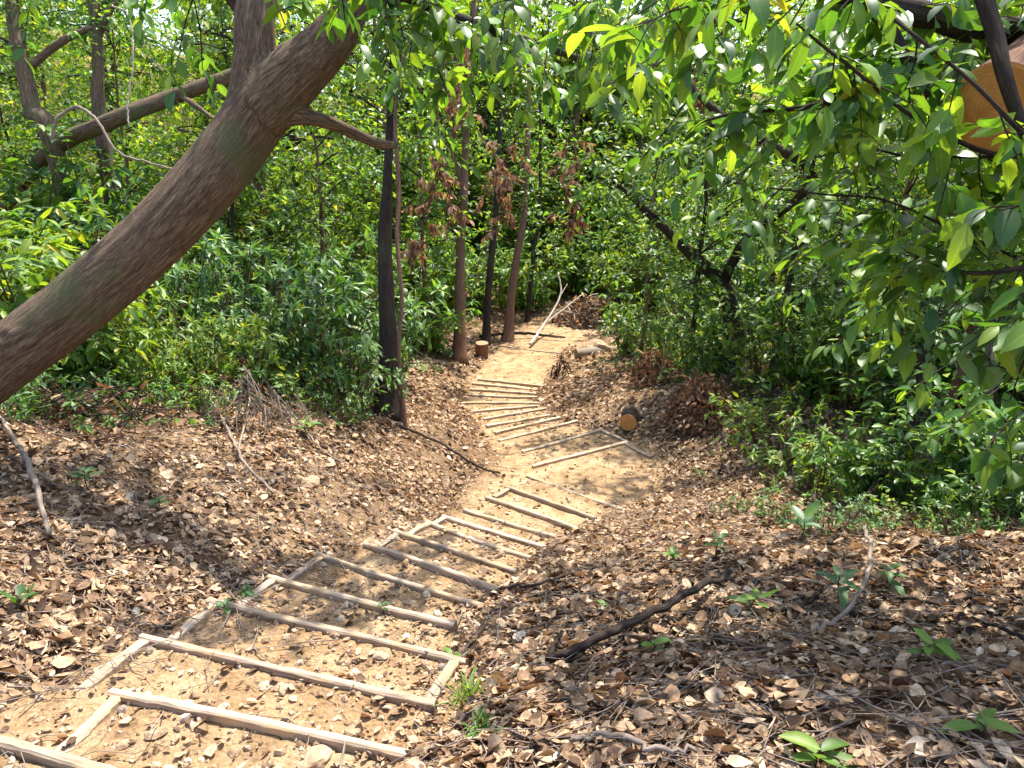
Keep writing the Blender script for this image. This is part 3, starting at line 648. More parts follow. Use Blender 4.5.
# trees -------------------------------------------------------------
def crown_twigs(T, Lv, path, r, n, tl=(0.25, 0.6), leafL=0.1, ratio=0.42, n_leaf=7, droop=0.4, start=0.3, rad=0.005, sub=2, up=0.1, spreadv=0.8):
    m = len(path)
    for i in range(n):
        t = start + (1 - start) * r.random(); q = path[min(int(t * (m - 1)), m - 2)] ; d0 = nrm(path[min(int(t * (m - 1)) + 1, m - 1)] - path[max(int(t * (m - 1)) - 1, 0)])
        d = nrm(d0 * 0.5 + r.normal(0, spreadv, 3) + np.array([0, 0, up])); l = r.uniform(*tl)
        e = twig_leaves(T, Lv, q, d, l, r, rad, n_leaf, leafL, ratio, droop)
        for s in range(sub):
            d2 = nrm(d + r.normal(0, 0.6, 3)); twig_leaves(T, Lv, q + d * l * r.uniform(0.3, 0.9), d2, l * 0.6, r, rad * 0.5, n_leaf, leafL, ratio, droop)

def tree_parts(seed, h=6.5, r0=0.09, crown_from=0.3, nb=12, bl=1.6, tw=9, leafL=0.13, foliage='leaf_far', lean=0.3, n_leaf=7):
    r = np.random.default_rng(seed); lx, ly = r.normal(0, lean, 2)
    tp = spline([(0, 0, -0.15), (lx * 0.2, ly * 0.2, h * 0.25), (lx * 0.6 + r.normal(0, .1), ly * 0.6 + r.normal(0, .1), h * 0.6), (lx, ly, h)], 22, 0.015, r)
    T = Tubes(); T.add(tp, [r0 * 1.25, r0, r0 * 0.8, r0 * 0.5, r0 * 0.2], 9, lump=0.08, seed=seed); trunk = T
    Lb = Tubes(); Lv = Leaves()
    for i in range(nb):
        t = crown_from + (1 - crown_from) * (i + r.random()) / nb; q = tp[min(int(t * 21), 21)]
        a = r.uniform(0, 6.28); l = bl * r.uniform(0.5, 1.1) * (1.2 - 0.6 * t)
        e = q + np.array([cos(a) * l, sin(a) * l, l * r.uniform(-0.15, 0.55)])
        bp = spline([q, q * 0.5 + e * 0.5 + np.array([0, 0, 0.15 * l]) + r.normal(0, 0.06, 3), e], 9)
        Lb.add(bp, [r0 * 0.35, r0 * 0.1], 5, cap=False)
        crown_twigs(Lb, Lv, bp, r, tw, (0.3, 0.7), leafL, 0.45, n_leaf, 0.35, 0.25, 0.005, 1)
    return trunk.mesh('trunk', M['bark_red' if seed % 2 else 'bark_dark']), Lb.mesh('branches', M['bark_dark']), Lv.mesh('crown', M[foliage], sec=1, curl=0.2, fold=0.3, r=r)
TREES = [tree_parts(21, foliage='leaf_far', crown_from=0.22, nb=22, tw=12), tree_parts(22, foliage='leaf_broad', crown_from=0.18, nb=22, h=6, tw=12), tree_parts(23, foliage='leaf_far', h=7.5, crown_from=0.3, nb=24, bl=1.9, tw=12),
         tree_parts(24, foliage='leaf_dark', crown_from=0.15, nb=20, h=5.5, tw=12)]
def put_tree(k, loc, label, group, scale=1.0, name='tree'):
    o = thing(name, label, 'tree', loc, group, rng.uniform(0, 6.28), scale)
    t, b, c = TREES[k]
    link('trunk', t, o); link('branches', b, o); link('crown', c, o); return o
TREES.append(tree_parts(31, foliage='leaf_broad', crown_from=0.38, nb=16, h=4.4, r0=0.035, bl=1.1, tw=9, leafL=0.115, lean=0.25))
TREES.append(tree_parts(32, foliage='leaf_broad', crown_from=0.32, nb=16, h=4.0, r0=0.03, bl=1.0, tw=9, leafL=0.105, lean=0.25))
TROWS = [
 ('rising out of the right thicket', 'leafy saplings', [(642, 11.5, 4), (690, 9.8, 5), (775, 8.6, 5), (820, 10.6, 4), (870, 7.6, 4), (945, 6.6, 4), (1010, 8.4, 5)]),
 ('rising out of the left bank shrubs', 'leafy saplings', [(60, 11, 5), (150, 11.4, 4), (235, 11.2, 5), (330, 11.0, 4), (425, 14.5, 4)]),
 ('behind the left bank shrubs', 'young trees of the background wood', [(-60, 15, 1), (60, 17, 3), (140, 16.5, 1), (225, 17.5, 0), (310, 17, 3), (395, 19, 0)]),
 ('beyond the far landing', 'young trees of the background wood', [(440, 25, 2), (475, 23.5, 1), (508, 25, 2), (540, 26, 0), (575, 24.5, 2), (612, 25.5, 2), (660, 23, 1)]),
 ('behind the right thicket', 'young trees of the background wood', [(705, 21, 3), (770, 19, 1), (850, 19, 3), (930, 17, 0), (1010, 16, 1)]),
 ('in the farthest line of the wood', 'young trees of the background wood', [(-40, 22, 2), (50, 23, 0), (130, 21, 2), (210, 23, 1), (290, 22, 2), (360, 25, 3), (420, 29, 2), (500, 31, 0), (570, 30, 2), (640, 30, 1), (700, 26, 2), (770, 24, 0), (850, 23, 2), (930, 22, 1), (1000, 21, 2), (1070, 20, 0)]),
]
for where, group, row in TROWS:
    for i, (c, Y, k) in enumerate(row):
        p = from_px(c, Y); put_tree(k, p, ('%s slender sapling from the left %s' if k > 3 else '%s young leafy tree from the left %s') % (ORD[i], where), group, rng.uniform(0.9, 1.2))

# crowns added above the frame to shade the banks (thin trunks stand outside the picture or between the shrubs)
# far foliage mass
def far_mass():
    r = np.random.default_rng(44); n = 130000
    Y = r.uniform(24, 46, n); X = r.uniform(-1, 1, n) * (6 + Y * 0.85)
    z0 = ground_z(X, Y, False); hgt = r.random(n) ** 0.8 * np.clip(9 + 4 * fbm(X * 0.3, Y * 0.3, 3), 5, 14)
    keep = fbm(X * 0.45 + 9, Y * 0.45 + hgt * 0.7, 3) > -0.22
    X, Y, z0, hgt = X[keep], Y[keep], z0[keep], hgt[keep]; n = len(X)
    D = nrm(r.normal(0, 1, (n, 3)) + np.array([0, 0, -0.3])); N = perp_up(D, r, 0.5); L = r.uniform(0.16, 0.34, n)
    me = leaf_mesh('far_foliage', np.stack([X, Y, z0 + hgt], -1), D, N, L, L * 0.55, M['leaf_far'], sec=1, r=r)
    tag(link('far_foliage', me), 'dense mass of far-off green foliage closing the wood behind everything', 'foliage', kind='stuff')
far_mass()
def far_cover():
    r = np.random.default_rng(46); n = 60000; Y = r.uniform(18.5, 50, n); X = r.uniform(-1, 1, n) * (4 + Y * 0.85); k_ = ~((X > -0.5) & (X < 3.2) & (Y < 19.5)); X = X[k_]; Y = Y[k_]; n = len(X)
    D = nrm(r.normal(0, 1, (n, 3)) + np.array([0, 0, 0.2])); N = perp_up(D, r, 0.4); L = r.uniform(0.14, 0.30, n)
    me = leaf_mesh('far_undergrowth', np.stack([X, Y, ground_z(X, Y, False) + r.random(n) ** 1.5 * 0.8], -1), D, N, L, L * 0.5, M['leaf_far'], sec=1, r=r)
    tag(link('far_undergrowth', me), 'green undergrowth carpeting the slope far behind the path', 'undergrowth', kind='stuff')
far_cover()

# low ground cover under the shrubs
def ground_cover():
    r = np.random.default_rng(45); Lv = Leaves(); T = Tubes()
    for i in range(2600):
        Y = r.uniform(4.6, 20); X = r.uniform(-1, 1) * (1.5 + Y * 0.85)
        pd, d = path_dist(np.array([X]), np.array([Y])); pd, d = pd[0], d[0]
        lim = (1.9 if Y < 7.5 else 1.3 if Y < 11 else 0.8) if d < 0 else (3.2 - 0.25 * Y if Y < 8 else 1.1 if Y < 14 else 1.0)
        lim = max(lim, 0.7) + 0.5 * float(vnoise(X, Y))
        if d > 0 and Y < 7: lim = max(lim, 2.2 + (7 - Y) * 0.2)
        if pd < lim: continue
        if 12 < Y < 18.5 and -0.5 < X < 3.0: continue
        p = np.array([X, Y, gz(X, Y)])
        for s in range(3):
            twig_leaves(None, Lv, p, nrm(r.normal(0, 0.5, 3) + np.array([0, 0, 1.0])), r.uniform(0.12, 0.4), r, 0.002, 7, 0.085, 0.38, 0.5, r.random() < 0.5)
    tag(link('undergrowth', Lv.mesh('undergrowth', M['leaf_dark'], sec=1, r=r)), 'low leafy undergrowth covering the ground beneath the shrubs', 'undergrowth', kind='stuff')
ground_cover()

# ------------------------------------------------------------------ the big leaning tree on the left
def big_tree():
    r = np.random.default_rng(5); D0 = 4.1
    base = gp(-3.45, 3.55); t = thing('leaning_tree', 'big smooth brown tree leaning from the left edge up across the photo and forking', 'tree', base)
    def tp(x, y, d): return px(x, y, d) - base
    T = Tubes()
    segs = [([np.array([-0.12, -0.02, -0.3]), tp(-70, 415, 4.05), tp(0, 363, 4.1), tp(70, 310, 4.1), tp(135, 256, 4.1), tp(188, 203, 4.12), tp(232, 150, 4.15), tp(262, 108, 4.15)], [0.30, 0.20, 0.175, 0.17, 0.165, 0.168, 0.175, 0.17]),
            ([tp(225, 160, 4.15), tp(250, 110, 4.15), tp(256, 60, 4.15), tp(255, 20, 4.15), tp(262, -25, 4.2), tp(280, -110, 4.4), tp(300, -260, 5.0)], [0.10, 0.14, 0.122, 0.110, 0.105, 0.09, 0.05]),
            ([tp(225, 165, 4.15), tp(262, 112, 4.14), tp(296, 76, 4.12), tp(328, 44, 4.1), tp(350, 8, 4.05), tp(372, -60, 4.0), tp(420, -200, 3.9)], [0.10, 0.165, 0.16, 0.13, 0.105, 0.08, 0.04]),
            ([tp(262, 130, 4.14), tp(295, 117, 4.14), tp(325, 122, 4.2), tp(352, 133, 4.3), tp(378, 144, 4.4), tp(398, 146, 4.5)], [0.05, 0.05, 0.042, 0.038, 0.034, 0.026])]
    Tm = Tubes(); CL = []
    for pts_, rad_ in segs:
        c_ = spline(pts_, 70); rr_ = np.interp(np.linspace(0, 1, 70), np.linspace(0, 1, len(rad_)), rad_); Tm.add(c_, rr_, 40, lump=0.05, seed=2); CL.append((c_, rr_))
    trunk_o = link('trunk', Tm.mesh('trunk_raw', M['bark_main']), None)
    md = trunk_o.modifiers.new('r', 'REMESH'); md.mode = 'VOXEL'; md.voxel_size = 0.014
    ms = trunk_o.modifiers.new('s', 'SMOOTH'); ms.iterations = 22; ms.factor = 0.6
    dg = bpy.context.evaluated_depsgraph_get(); dg.update(); ev = bpy.data.meshes.new_from_object(trunk_o.evaluated_get(dg))
    bpy.data.objects.remove(trunk_o); ev.materials.clear(); ev.materials.append(M['bark_main'])
    V = np.empty(len(ev.vertices) * 3, np.float32); ev.vertices.foreach_get('co', V); V = V.reshape(-1, 3)
    best = np.full(len(V), 1e9); sec_ = np.full(len(V), 1e9); bk = np.zeros((len(V), 3))
    for c_, rr_ in CL:
        tt_ = nrm(np.gradient(c_, axis=0)); ln_ = np.concatenate([[0], np.cumsum(np.linalg.norm(np.diff(c_, axis=0), axis=1))])
        dd_ = np.linalg.norm(V[:, None] - c_[None], axis=2); ii = dd_.argmin(1); dm = dd_[np.arange(len(V)), ii] - rr_[ii]; up = dm < best
        q_ = V - c_[ii]; al = np.sum(q_ * tt_[ii], 1); q_ = q_ - al[:, None] * tt_[ii]
        e1 = nrm(np.cross(tt_[ii], [0, 1.0, 0.0])); e2 = np.cross(tt_[ii], e1)
        at_ = np.stack([np.sum(q_ * e1, 1), np.sum(q_ * e2, 1), ln_[ii] + al], -1); bk[up] = at_[up]; sec_ = np.where(up, best, np.minimum(sec_, dm)); best = np.minimum(best, dm)
    a_ = ev.attributes.new('bk', 'FLOAT_VECTOR', 'POINT'); a_.data.foreach_set('vector', bk.astype(np.float32).ravel())
    ev.polygons.foreach_set('use_smooth', np.ones(len(ev.polygons), bool)); ev.name = 'trunk'
    # vertical ridges and knots in the bark
    Nv = np.empty(len(V) * 3, np.float32); ev.vertices.foreach_get('normal', Nv); Nv = Nv.reshape(-1, 3); an = np.arctan2(bk[:, 1], bk[:, 0])
    dv_ = 0.010 * fbm(np.cos(an) * 3 + 7, np.sin(an) * 3 + bk[:, 2] * 0.8, 4) + 0.004 * vnoise(an * 7, bk[:, 2] * 5)
    for ka, kz, kr in ((1.2, 1.3, .07), (-0.6, 2.1, .06), (2.4, 2.7, .07), (0.4, 3.2, .05)): dv_ += 0.02 * np.exp(-(((an - ka) * .17) ** 2 + (bk[:, 2] - kz) ** 2) / kr ** 2) - 0.016 * np.exp(-(((an - ka) * .17) ** 2 + (bk[:, 2] - kz) ** 2) / (kr * .45) ** 2)
    dv_ = dv_ * np.clip((sec_ - best) / 0.06, 0, 1)
    ev.vertices.foreach_set('co', (V + Nv * dv_[:, None]).astype(np.float32).ravel()); ev.update()
    link('trunk', ev, t)
    limbs = [([(350, 8, 4.07), (400, -5, 4.3), (450, 16, 4.6), (510, 36, 4.9), (578, 58, 5.2)], [0.05, 0.045, 0.04, 0.036, 0.02]),
             ([(256, 20, 4.15), (200, -40, 4.3), (140, -80, 4.5), (60, -120, 5)], [0.07, 0.05, 0.04, 0.02])]
    LP = []
    for pts, rad in limbs:
        sp = spline([tp(*q) for q in pts], 26); Tl = Tubes(); Tl.add(sp, rad, 18 if rad[0] > 0.1 else 10, lump=0.05, seed=3); LP.append(sp)
        link('limb', Tl.mesh('limb', M['bark_main' if rad[0] > 0.1 else 'bark_dark']), t)
    Tw = Tubes(); Lv = Leaves()
    # leafy twigs hanging into the frame at the top
    for (x, y, d, n) in ((300, 8, 3.3, 3), (285, 25, 3.2, 3), (345, 20, 3.3, 5), (385, 22, 3.4, 6), (420, 10, 3.4, 6), (380, 75, 3.6, 4), (405, 45, 3.5, 5), (450, 100, 3.7, 4), (470, 60, 3.7, 6), (520, 20, 3.9, 6), (560, 40, 4.1, 5), (480, 110, 4.0, 4),
                       (440, 150, 4.2, 3), (400, 100, 3.8, 4), (520, 75, 4.4, 5), (610, 20, 4.0, 5), (500, 45, 3.4, 5), (540, 95, 4.6, 5), (580, 70, 4.4, 6), (620, 80, 4.8, 6), (455, 40, 3.6, 5), (560, 130, 5.2, 5), (510, 130, 5.4, 4), (590, 12, 3.6, 5)):
        s0 = tp(x + r.uniform(-30, 40), y - 75, d + 0.2); e0 = tp(x, y, d)
        bp = spline([s0, (s0 + e0) / 2 + r.normal(0, .04, 3), e0], 7); Tw.add(bp, [0.006, 0.003], 5, cap=False)
        crown_twigs(Tw, Lv, bp, r, n, (0.10, 0.28), 0.125, 0.42, 6, 0.35, 0.3, 0.003, 0, up=-0.05, spreadv=0.8)
    crown_twigs(Tw, Lv, LP[0], r, 26, (0.15, 0.4), 0.11, 0.42, 6, 0.5, 0.3, 0.004, 1)
    crown_twigs(Tw, Lv, CL[1][0][58:], r, 12, (0.4, 1.2), 0.12, 0.45, 8, 0.4, 0.0, 0.006, 2)
    crown_twigs(Tw, Lv, LP[1], r, 14, (0.4, 1.0), 0.12, 0.45, 8, 0.4, 0.2, 0.006, 2)
    link('twigs', Tw.mesh('twigs', M['bark_dark']), t); link('crown', Lv.mesh('crown', M['leaf_broad'], sec=3, curl=0.25, fold=0.28, shape='ell', r=r), t)
big_tree()

# ------------------------------------------------------------------ tree at the right, trunk outside the frame, limbs reaching in
def right_tree():
    r = np.random.default_rng(6); base = gp(3.1, 3.1)
    t = thing('overhanging_tree', 'tree standing past the right edge whose dark limbs and leaves overhang the top right', 'tree', base)
    def tp(x, y, d): return px(x, y, d) - base
    T = Tubes(); tr = spline([(0, 0, -0.3), (-0.05, 0, 1.0), (-0.15, -0.1, 2.2), (-0.35, -0.1, 3.6), (-0.3, 0.2, 5.5)], 40)
    T.add(tr, [0.26, 0.22, 0.20, 0.17, 0.08], 24, lump=0.07, seed=8); link('trunk', T.mesh('trunk', M['bark_dark']), t)
    # big sawn limb: bark body and cut face
    a = tp(1175, -10, 2.9); b = tp(996, 108, 2.42)
    sawn_stub(t, a, b, 0.150)
    limbs = [([(1150, 40, 3.0), (1060, 34, 2.7), (985, 30, 2.6), (930, 16, 2.6), (865, 0, 2.6), (790, -30, 2.7), (700, -80, 3.0)], [0.08, 0.055, 0.05, 0.045, 0.038, 0.03, 0.015]),
             ([(865, 0, 2.6), (893, 34, 2.55), (912, 70, 2.5), (930, 96, 2.5)], [0.026, 0.022, 0.018, 0.010]),
             ([(975, -30, 2.3), (994, 30, 2.25), (1006, 80, 2.2), (1030, 150, 2.2)], [0.028, 0.026, 0.022, 0.016]),
             ([(1120, 50, 3.0), (960, 68, 2.9), (895, 78, 2.8), (842, 96, 2.8), (800, 108, 2.8), (740, 112, 2.9), (695, 124, 3.0)], [0.02, 0.016, 0.012, 0.011, 0.010, 0.008, 0.005]),
             ([(1060, 30, 2.7), (960, 70, 3.2), (920, 66, 3.4), (880, 54, 3.5), (850, 60, 3.6), (810, 75, 3.8)], [0.03, 0.03, 0.024, 0.02, 0.016, 0.01]),
             ([(790, 18, 2.4), (828, 50, 2.4), (850, 66, 2.4), (900, 108, 2.4), (960, 142, 2.4), (1010, 156, 2.4), (1090, 150, 2.5)], [0.003, 0.006, 0.006, 0.007, 0.008, 0.009, 0.02]),
             ([(862, -5, 2.3), (915, 36, 2.2), (975, 85, 2.1), (1030, 140, 2.1), (1100, 190, 2.3)], [0.005, 0.006, 0.006, 0.007, 0.012]),
             ([(770, 188, 2.9), (830, 195, 2.9), (885, 200, 2.9), (950, 228, 2.9), (1030, 262, 2.9), (1120, 280, 3)], [0.003, 0.004, 0.005, 0.006, 0.008, 0.012]),
             ([(1130, 240, 2.6), (1020, 268, 2.5), (960, 272, 2.5), (915, 255, 2.6)], [0.014, 0.010, 0.007, 0.003]),
             ([(830, 135, 3.1), (900, 155, 3.0), (955, 157, 2.9), (1010, 157, 2.9), (1100, 160, 3)], [0.003, 0.005, 0.006, 0.007, 0.01])]
    LP = []
    for pts, rad in limbs:
        sp = spline([tp(*q) for q in pts], 24); Tl = Tubes(); Tl.add(sp, rad, 12 if max(rad) > 0.03 else 7, lump=0.05, seed=3); LP.append(sp)
        link('limb', Tl.mesh('limb', M['bark_dark']), t)
    Tw = Tubes(); Lv = Leaves()
    for i, (k, n) in enumerate(((0, 26), (1, 4), (3, 24), (4, 20), (5, 12), (6, 8), (7, 18), (8, 14), (9, 12))):
        crown_twigs(Tw, Lv, LP[k], r, n, (0.10, 0.36), 0.115, 0.42, 6, 0.35, 0.15, 0.003, 1, up=-0.02, spreadv=0.85)
    # separate hanging sprays at the top and right edge
    for (x, y, d, n) in ((660, 20, 2.5, 3), (610, 40, 2.9, 3), (745, 30, 2.1, 3), (790, 25, 2.1, 2), (840, 10, 2.2, 3), (690, 60, 3.2, 4), (620, 110, 3.3, 3), (600, 90, 3.2, 3), (700, 160, 3.4, 4), (640, 160, 3.5, 3), (745, 240, 3.2, 3), (770, 280, 3.1, 2),
                       (930, 330, 3.4, 4), (880, 360, 3.8, 4), (1000, 480, 2.8, 3), (850, 320, 4.2, 4), (960, 420, 3.6, 4), (1015, 280, 2.6, 4), (730, 200, 4.6, 4), (660, 190, 5.0, 4), (820, 270, 4.5, 4),
                       (820, 240, 3.3, 4), (880, 300, 3.0, 4), (1000, 210, 2.0, 3), (1020, 330, 1.9, 3), (960, 350, 2.3, 2), (900, 250, 3.2, 4), (1010, 400, 2.5, 4), (985, 450, 3.0, 4), (940, 440, 3.6, 4), (1015, 470, 2.9, 4), (900, 400, 4.0, 4), (860, 290, 3.6, 4), (780, 300, 5.0, 4), (830, 350, 5.0, 4), (790, 210, 3.8, 4), (690, 225, 4.0, 3), (830, 130, 2.8, 4)):
        s0 = tp(x + r.uniform(20, 110), y - 60, d + 0.15); e0 = tp(x, y, d)
        bp = spline([s0, (s0 + e0) / 2 + r.normal(0, .03, 3) + np.array([0, 0, .03]), e0], 7); Tw.add(bp, [0.005, 0.0025], 5, cap=False)
        crown_twigs(Tw, Lv, bp, r, n, (0.10, 0.26), 0.12, 0.40, 5, 0.4, 0.3, 0.0025, 0, up=-0.1, spreadv=0.75)
    for i in range(44):
        x = r.uniform(560, 1030); y = r.uniform(-10, 60 + (x - 560) * 0.45); d = r.uniform(2.3, 4.6)
        if x > 900 and y < 200: continue
        s0 = tp(x + r.uniform(20, 110), y - 50, d + 0.15); e0 = tp(x, y, d)
        bp = spline([s0, (s0 + e0) / 2 + r.normal(0, .03, 3) + np.array([0, 0, .03]), e0], 7); Tw.add(bp, [0.004, 0.002], 5, cap=False)
        crown_twigs(Tw, Lv, bp, r, 3, (0.10, 0.26), 0.125, 0.42, 6, 0.45, 0.2, 0.0025, 0, up=-0.05, spreadv=0.8)
    crown_twigs(Tw, Lv, tr[26:], r, 40, (0.5, 1.6), 0.12, 0.45, 8, 0.4, 0.0, 0.006, 2)
    link('twigs', Tw.mesh('twigs', M['bark_dark']), t); link('crown', Lv.mesh('crown', M['leaf_broad'], sec=3, curl=0.25, fold=0.28, r=r), t)

def log_geo(a, b, rad, bark, cut, names=('bark_body', 'cut_face'), parent=None, loc=None, seed=1, cap_at_b=True, lump=0.035):
    """a log from a to b with a sawn face at b (built in local space round b, axis = local Z)"""
    a = np.asarray(a, float); b = np.asarray(b, float); L = np.linalg.norm(b - a)
    root = loc
    T = Tubes(); n = 14; zz = np.linspace(-L, 0, n); pts = np.column_stack([0.02 * np.sin(zz * 3) * (zz / -L), 0.02 * np.cos(zz * 2) * (zz / -L), zz])
    T.add(pts, np.linspace(rad * 1.04, rad, n), 32, cap=False, lump=lump, seed=seed)
    me = T.mesh(names[0], M[bark]); ring = T.v[0].reshape(n, 32, 3)[-1]
    # cut face: rings of vertices inside the rim, slightly rough
    fr = [1.0, 0.93, 0.7, 0.4]; V = []
    for q in fr: V.append(ring * [q, q, 1] + np.array([0, 0, 0.002 + (0.004 if q < 0.95 else 0)]))
    V = np.concatenate(V + [np.array([[0, 0, 0.007]])]); qd = []; tt = []
    for i in range(3):
        for j in range(32): qd.append((i * 32 + j, i * 32 + (j + 1) % 32, (i + 1) * 32 + (j + 1) % 32, (i + 1) * 32 + j))
    for j in range(32): tt.append((96 + j, 96 + (j + 1) % 32, 128))
    fm = make_mesh(names[1], V, [np.array(qd), np.array(tt)], M[cut], False)
    from mathutils import Vector
    qr = Vector(tuple(b - a)).to_track_quat('Z', 'Y')
    return me, fm, qr
def sawn_stub(t, a, b, rad):
    me, fm, qr = log_geo(a, b, rad, 'bark_red', 'cut_orange', seed=4)
    o = link('sawn_limb', me, t, b); o.rotation_mode = 'QUATERNION'; o.rotation_quaternion = qr
    o['label'] = 'thick reddish limb sawn off'
    f = link('cut_face', fm, o)
right_tree()
def cut_log(a, b, rad, bark, cut, label, seed, name='cut_log'):
    me, fm, qr = log_geo(a, b, rad, bark, cut, seed=seed)
    o = thing(name, label, 'log', b); o.rotation_mode = 'QUATERNION'; o.rotation_quaternion = qr
    link('bark', me, o); link('cut_face', fm, o)
q = on_plane(628, 425, gz(1.3, 8.0) + 0.11)
cut_log(q + np.array([0.12, 0.5, -0.05]), q + np.array([0, 0, 0.03]), 0.10, 'bark_dark', 'cut_orange', 'sawn log lying right of the bend with its round orange cut end showing', 3)
q = from_px(482, 13.2); q = on_plane(482, 343, gz(q[0], 13.2) + 0.30)
cut_log(np.array([q[0], q[1] + 0.02, q[2] - 0.45]), q, 0.125, 'bark_red', 'cut_tan', 'short reddish tree stump left of the far landing', 5, 'tree_stump')
q = from_px(576, 13.6)
cut_log(q + np.array([1.0, 0.25, 0.10]), q + np.array([0, 0, 0.10]), 0.10, 'bark_grey', 'cut_tan', 'weathered grey log lying right of the far landing under a sandy ledge', 7)

# ------------------------------------------------------------------ individual trunks in the picture
def slim_tree(pts, rad, bark, label, leaves=0, name='slim_tree', leafL=0.1, extra=None, foliage='leaf_broad', start=0.5, base=None, group=None):
    """pts: (column,row,depth) bottom to top; the foot is set on the ground"""
    P = [px(*q) for q in pts]
    P[0] = np.array([P[0][0], P[0][1], gz(P[0][0], P[0][1]) - 0.1]); base = P[0] + np.array([0, 0, 0.1])
    t = thing(name, label, 'tree', base, group); P = [p - base for p in P]
    r = np.random.default_rng(int(abs(P[-1][0] * 1000)) % 9999)
    sp = spline(P, 44); rad = np.interp(np.linspace(0, 1, 44), np.linspace(0, 1, len(rad)), rad); rad[:5] *= [1.7, 1.45, 1.22, 1.1, 1.04]; T = Tubes(); T.add(sp, rad, 14, lump=0.09, seed=r.uniform(0, 50)); link('trunk', T.mesh('trunk', M[bark]), t)
    Tw = Tubes(); Lv = Leaves()
    for e, er, n in (extra or []):
        es = spline([px(*q) - base for q in e], 18); Tb = Tubes(); Tb.add(es, er, 9, lump=0.08, seed=2); link('limb', Tb.mesh('limb', M[bark]), t)
        if n: crown_twigs(Tw, Lv, es, r, n, (0.2, 0.55), leafL, 0.43, 7, 0.45, 0.2, 0.004, 1)
    if leaves: crown_twigs(Tw, Lv, sp, r, leaves, (0.3, 0.9), leafL, 0.43, 7, 0.4, start, 0.005, 2)
    if Lv.P:
        link('twigs', Tw.mesh('twigs', M['bark_dark']), t); link('crown', Lv.mesh('crown', M[foliage], sec=2, curl=0.25, fold=0.28, r=r), t)
    return t
def dep(pxx, Y):
    p = from_px(pxx, Y); return p[1] * cos(PITCH) - p[2] * sin(PITCH)
d = dep(388, 7.2)
slim_tree([(387, 408, d), (388, 330, d), (385, 250, d), (388, 170, d), (392, 80, d), (396, -30, d), (380, -220, d)], [0.115, 0.095, 0.08, 0.048, 0.04, 0.03, 0.02], 'bark_dark', 'dark thick upright trunk on the left bank beside the upper steps', 50, start=0.72)
slim_tree([(404, 402, d - .2), (399, 350, d - .2), (402, 300, d - .2), (397, 240, d - .2), (399, 190, d - .15), (395, 120, d - .1), (400, 60, d), (402, -60, d)], [0.022, 0.019, 0.02, 0.022, 0.024, 0.02, 0.016, 0.012], 'bark_red', 'thin brown sapling pressed against the dark upright trunk', 14, start=0.7)
d = dep(460, 13.3)
slim_tree([(459, 352, d), (460, 300, d), (461, 240, d), (464, 190, d), (466, 140, d), (470, 60, d), (478, -60, d)], [0.115, 0.095, 0.085, 0.08, 0.07, 0.06, 0.04], 'bark_red', 'reddish sunlit trunk standing left of the far landing', 30, start=0.6, extra=[([(464, 190, d), (450, 150, d), (430, 110, d + .3)], [0.05, 0.04, 0.02], 8)])
d = dep(489, 15)
slim_tree([(486, 338, d), (488, 300, d), (492, 250, d), (497, 200, d), (500, 120, d), (498, 0, d)], [0.09, 0.075, 0.07, 0.06, 0.05, 0.03], 'bark_dark', 'dark slim trunk just right of the reddish trunk', 24, start=0.6)
d = dep(508, 15.4)
slim_tree([(507, 334, d), (511, 300, d), (517, 255, d), (524, 215, d), (528, 130, d), (530, 0, d)], [0.115, 0.09, 0.08, 0.07, 0.06, 0.03], 'bark_red', 'brown slim trunk leaning right behind the landing board', 24, start=0.6)
d = dep(530, 17)
slim_tree([(527, 325, d), (530, 290, d), (534, 250, d), (540, 200, d), (540, 60, d)], [0.06, 0.055, 0.05, 0.045, 0.03], 'bark_dark', 'thin dark trunk fourth from the left behind the landing', 20, start=0.5)
d = dep(573, 20)
slim_tree([(572, 305, d), (575, 270, d), (578, 220, d), (574, 120, d)], [0.07, 0.06, 0.05, 0.03], 'bark_dark', 'thin dark trunk above the heap of brown brush', 20, start=0.5)
slim_tree([(618, 320, d - 2), (622, 285, d - 2), (632, 250, d - 2), (640, 190, d - 2), (640, 90, d - 2)], [0.10, 0.08, 0.07, 0.06, 0.03], 'bark_dark', 'dark leaning trunk between the brush heap and the right bank', 26, start=0.5, foliage='leaf_dark')
d = dep(735, 9.2)
slim_tree([(738, 400, d), (735, 360, d), (732, 320, d), (722, 285, d - .1), (700, 262, d - .3), (672, 236, d - .5), (640, 205, d - .7), (618, 185, d - .8), (596, 176, d - .8)], [0.15, 0.14, 0.12, 0.10, 0.08, 0.06, 0.04, 0.02, 0.010], 'bark_dark',
          'dark crooked trunk on the right bank bending left into the leaves', 40, start=0.45,
          extra=[([(722, 285, d - .1), (745, 240, d - .6), (790, 205, d - 1.5), (812, 172, d - 2.2), (765, 142, d - 2.6), (722, 116, d - 2.6), (690, 85, d - 2.5), (660, 40, d - 2.3)], [0.07, 0.06, 0.05, 0.05, 0.045, 0.04, 0.03, 0.015], 44)])
d = dep(912, 5.3)
slim_tree([(905, 520, d), (910, 470, d), (916, 410, d), (924, 350, d), (950, 280, d), (960, 180, d + .3)], [0.045, 0.04, 0.036, 0.03, 0.02, 0.01], 'bark_dark', 'thin dark trunk rising through the right thicket, left of its neighbour', 34, start=0.3, foliage='leaf_dark')
slim_tree([(968, 500, d + .3), (978, 440, d + .3), (990, 380, d + .3), (990, 300, d + .3), (1010, 200, d + .3)], [0.04, 0.038, 0.036, 0.03, 0.02], 'bark_grey', 'brownish trunk with a snapped top near the right edge', 30, start=0.45, foliage='leaf_dark')
d = dep(40, 9.2)
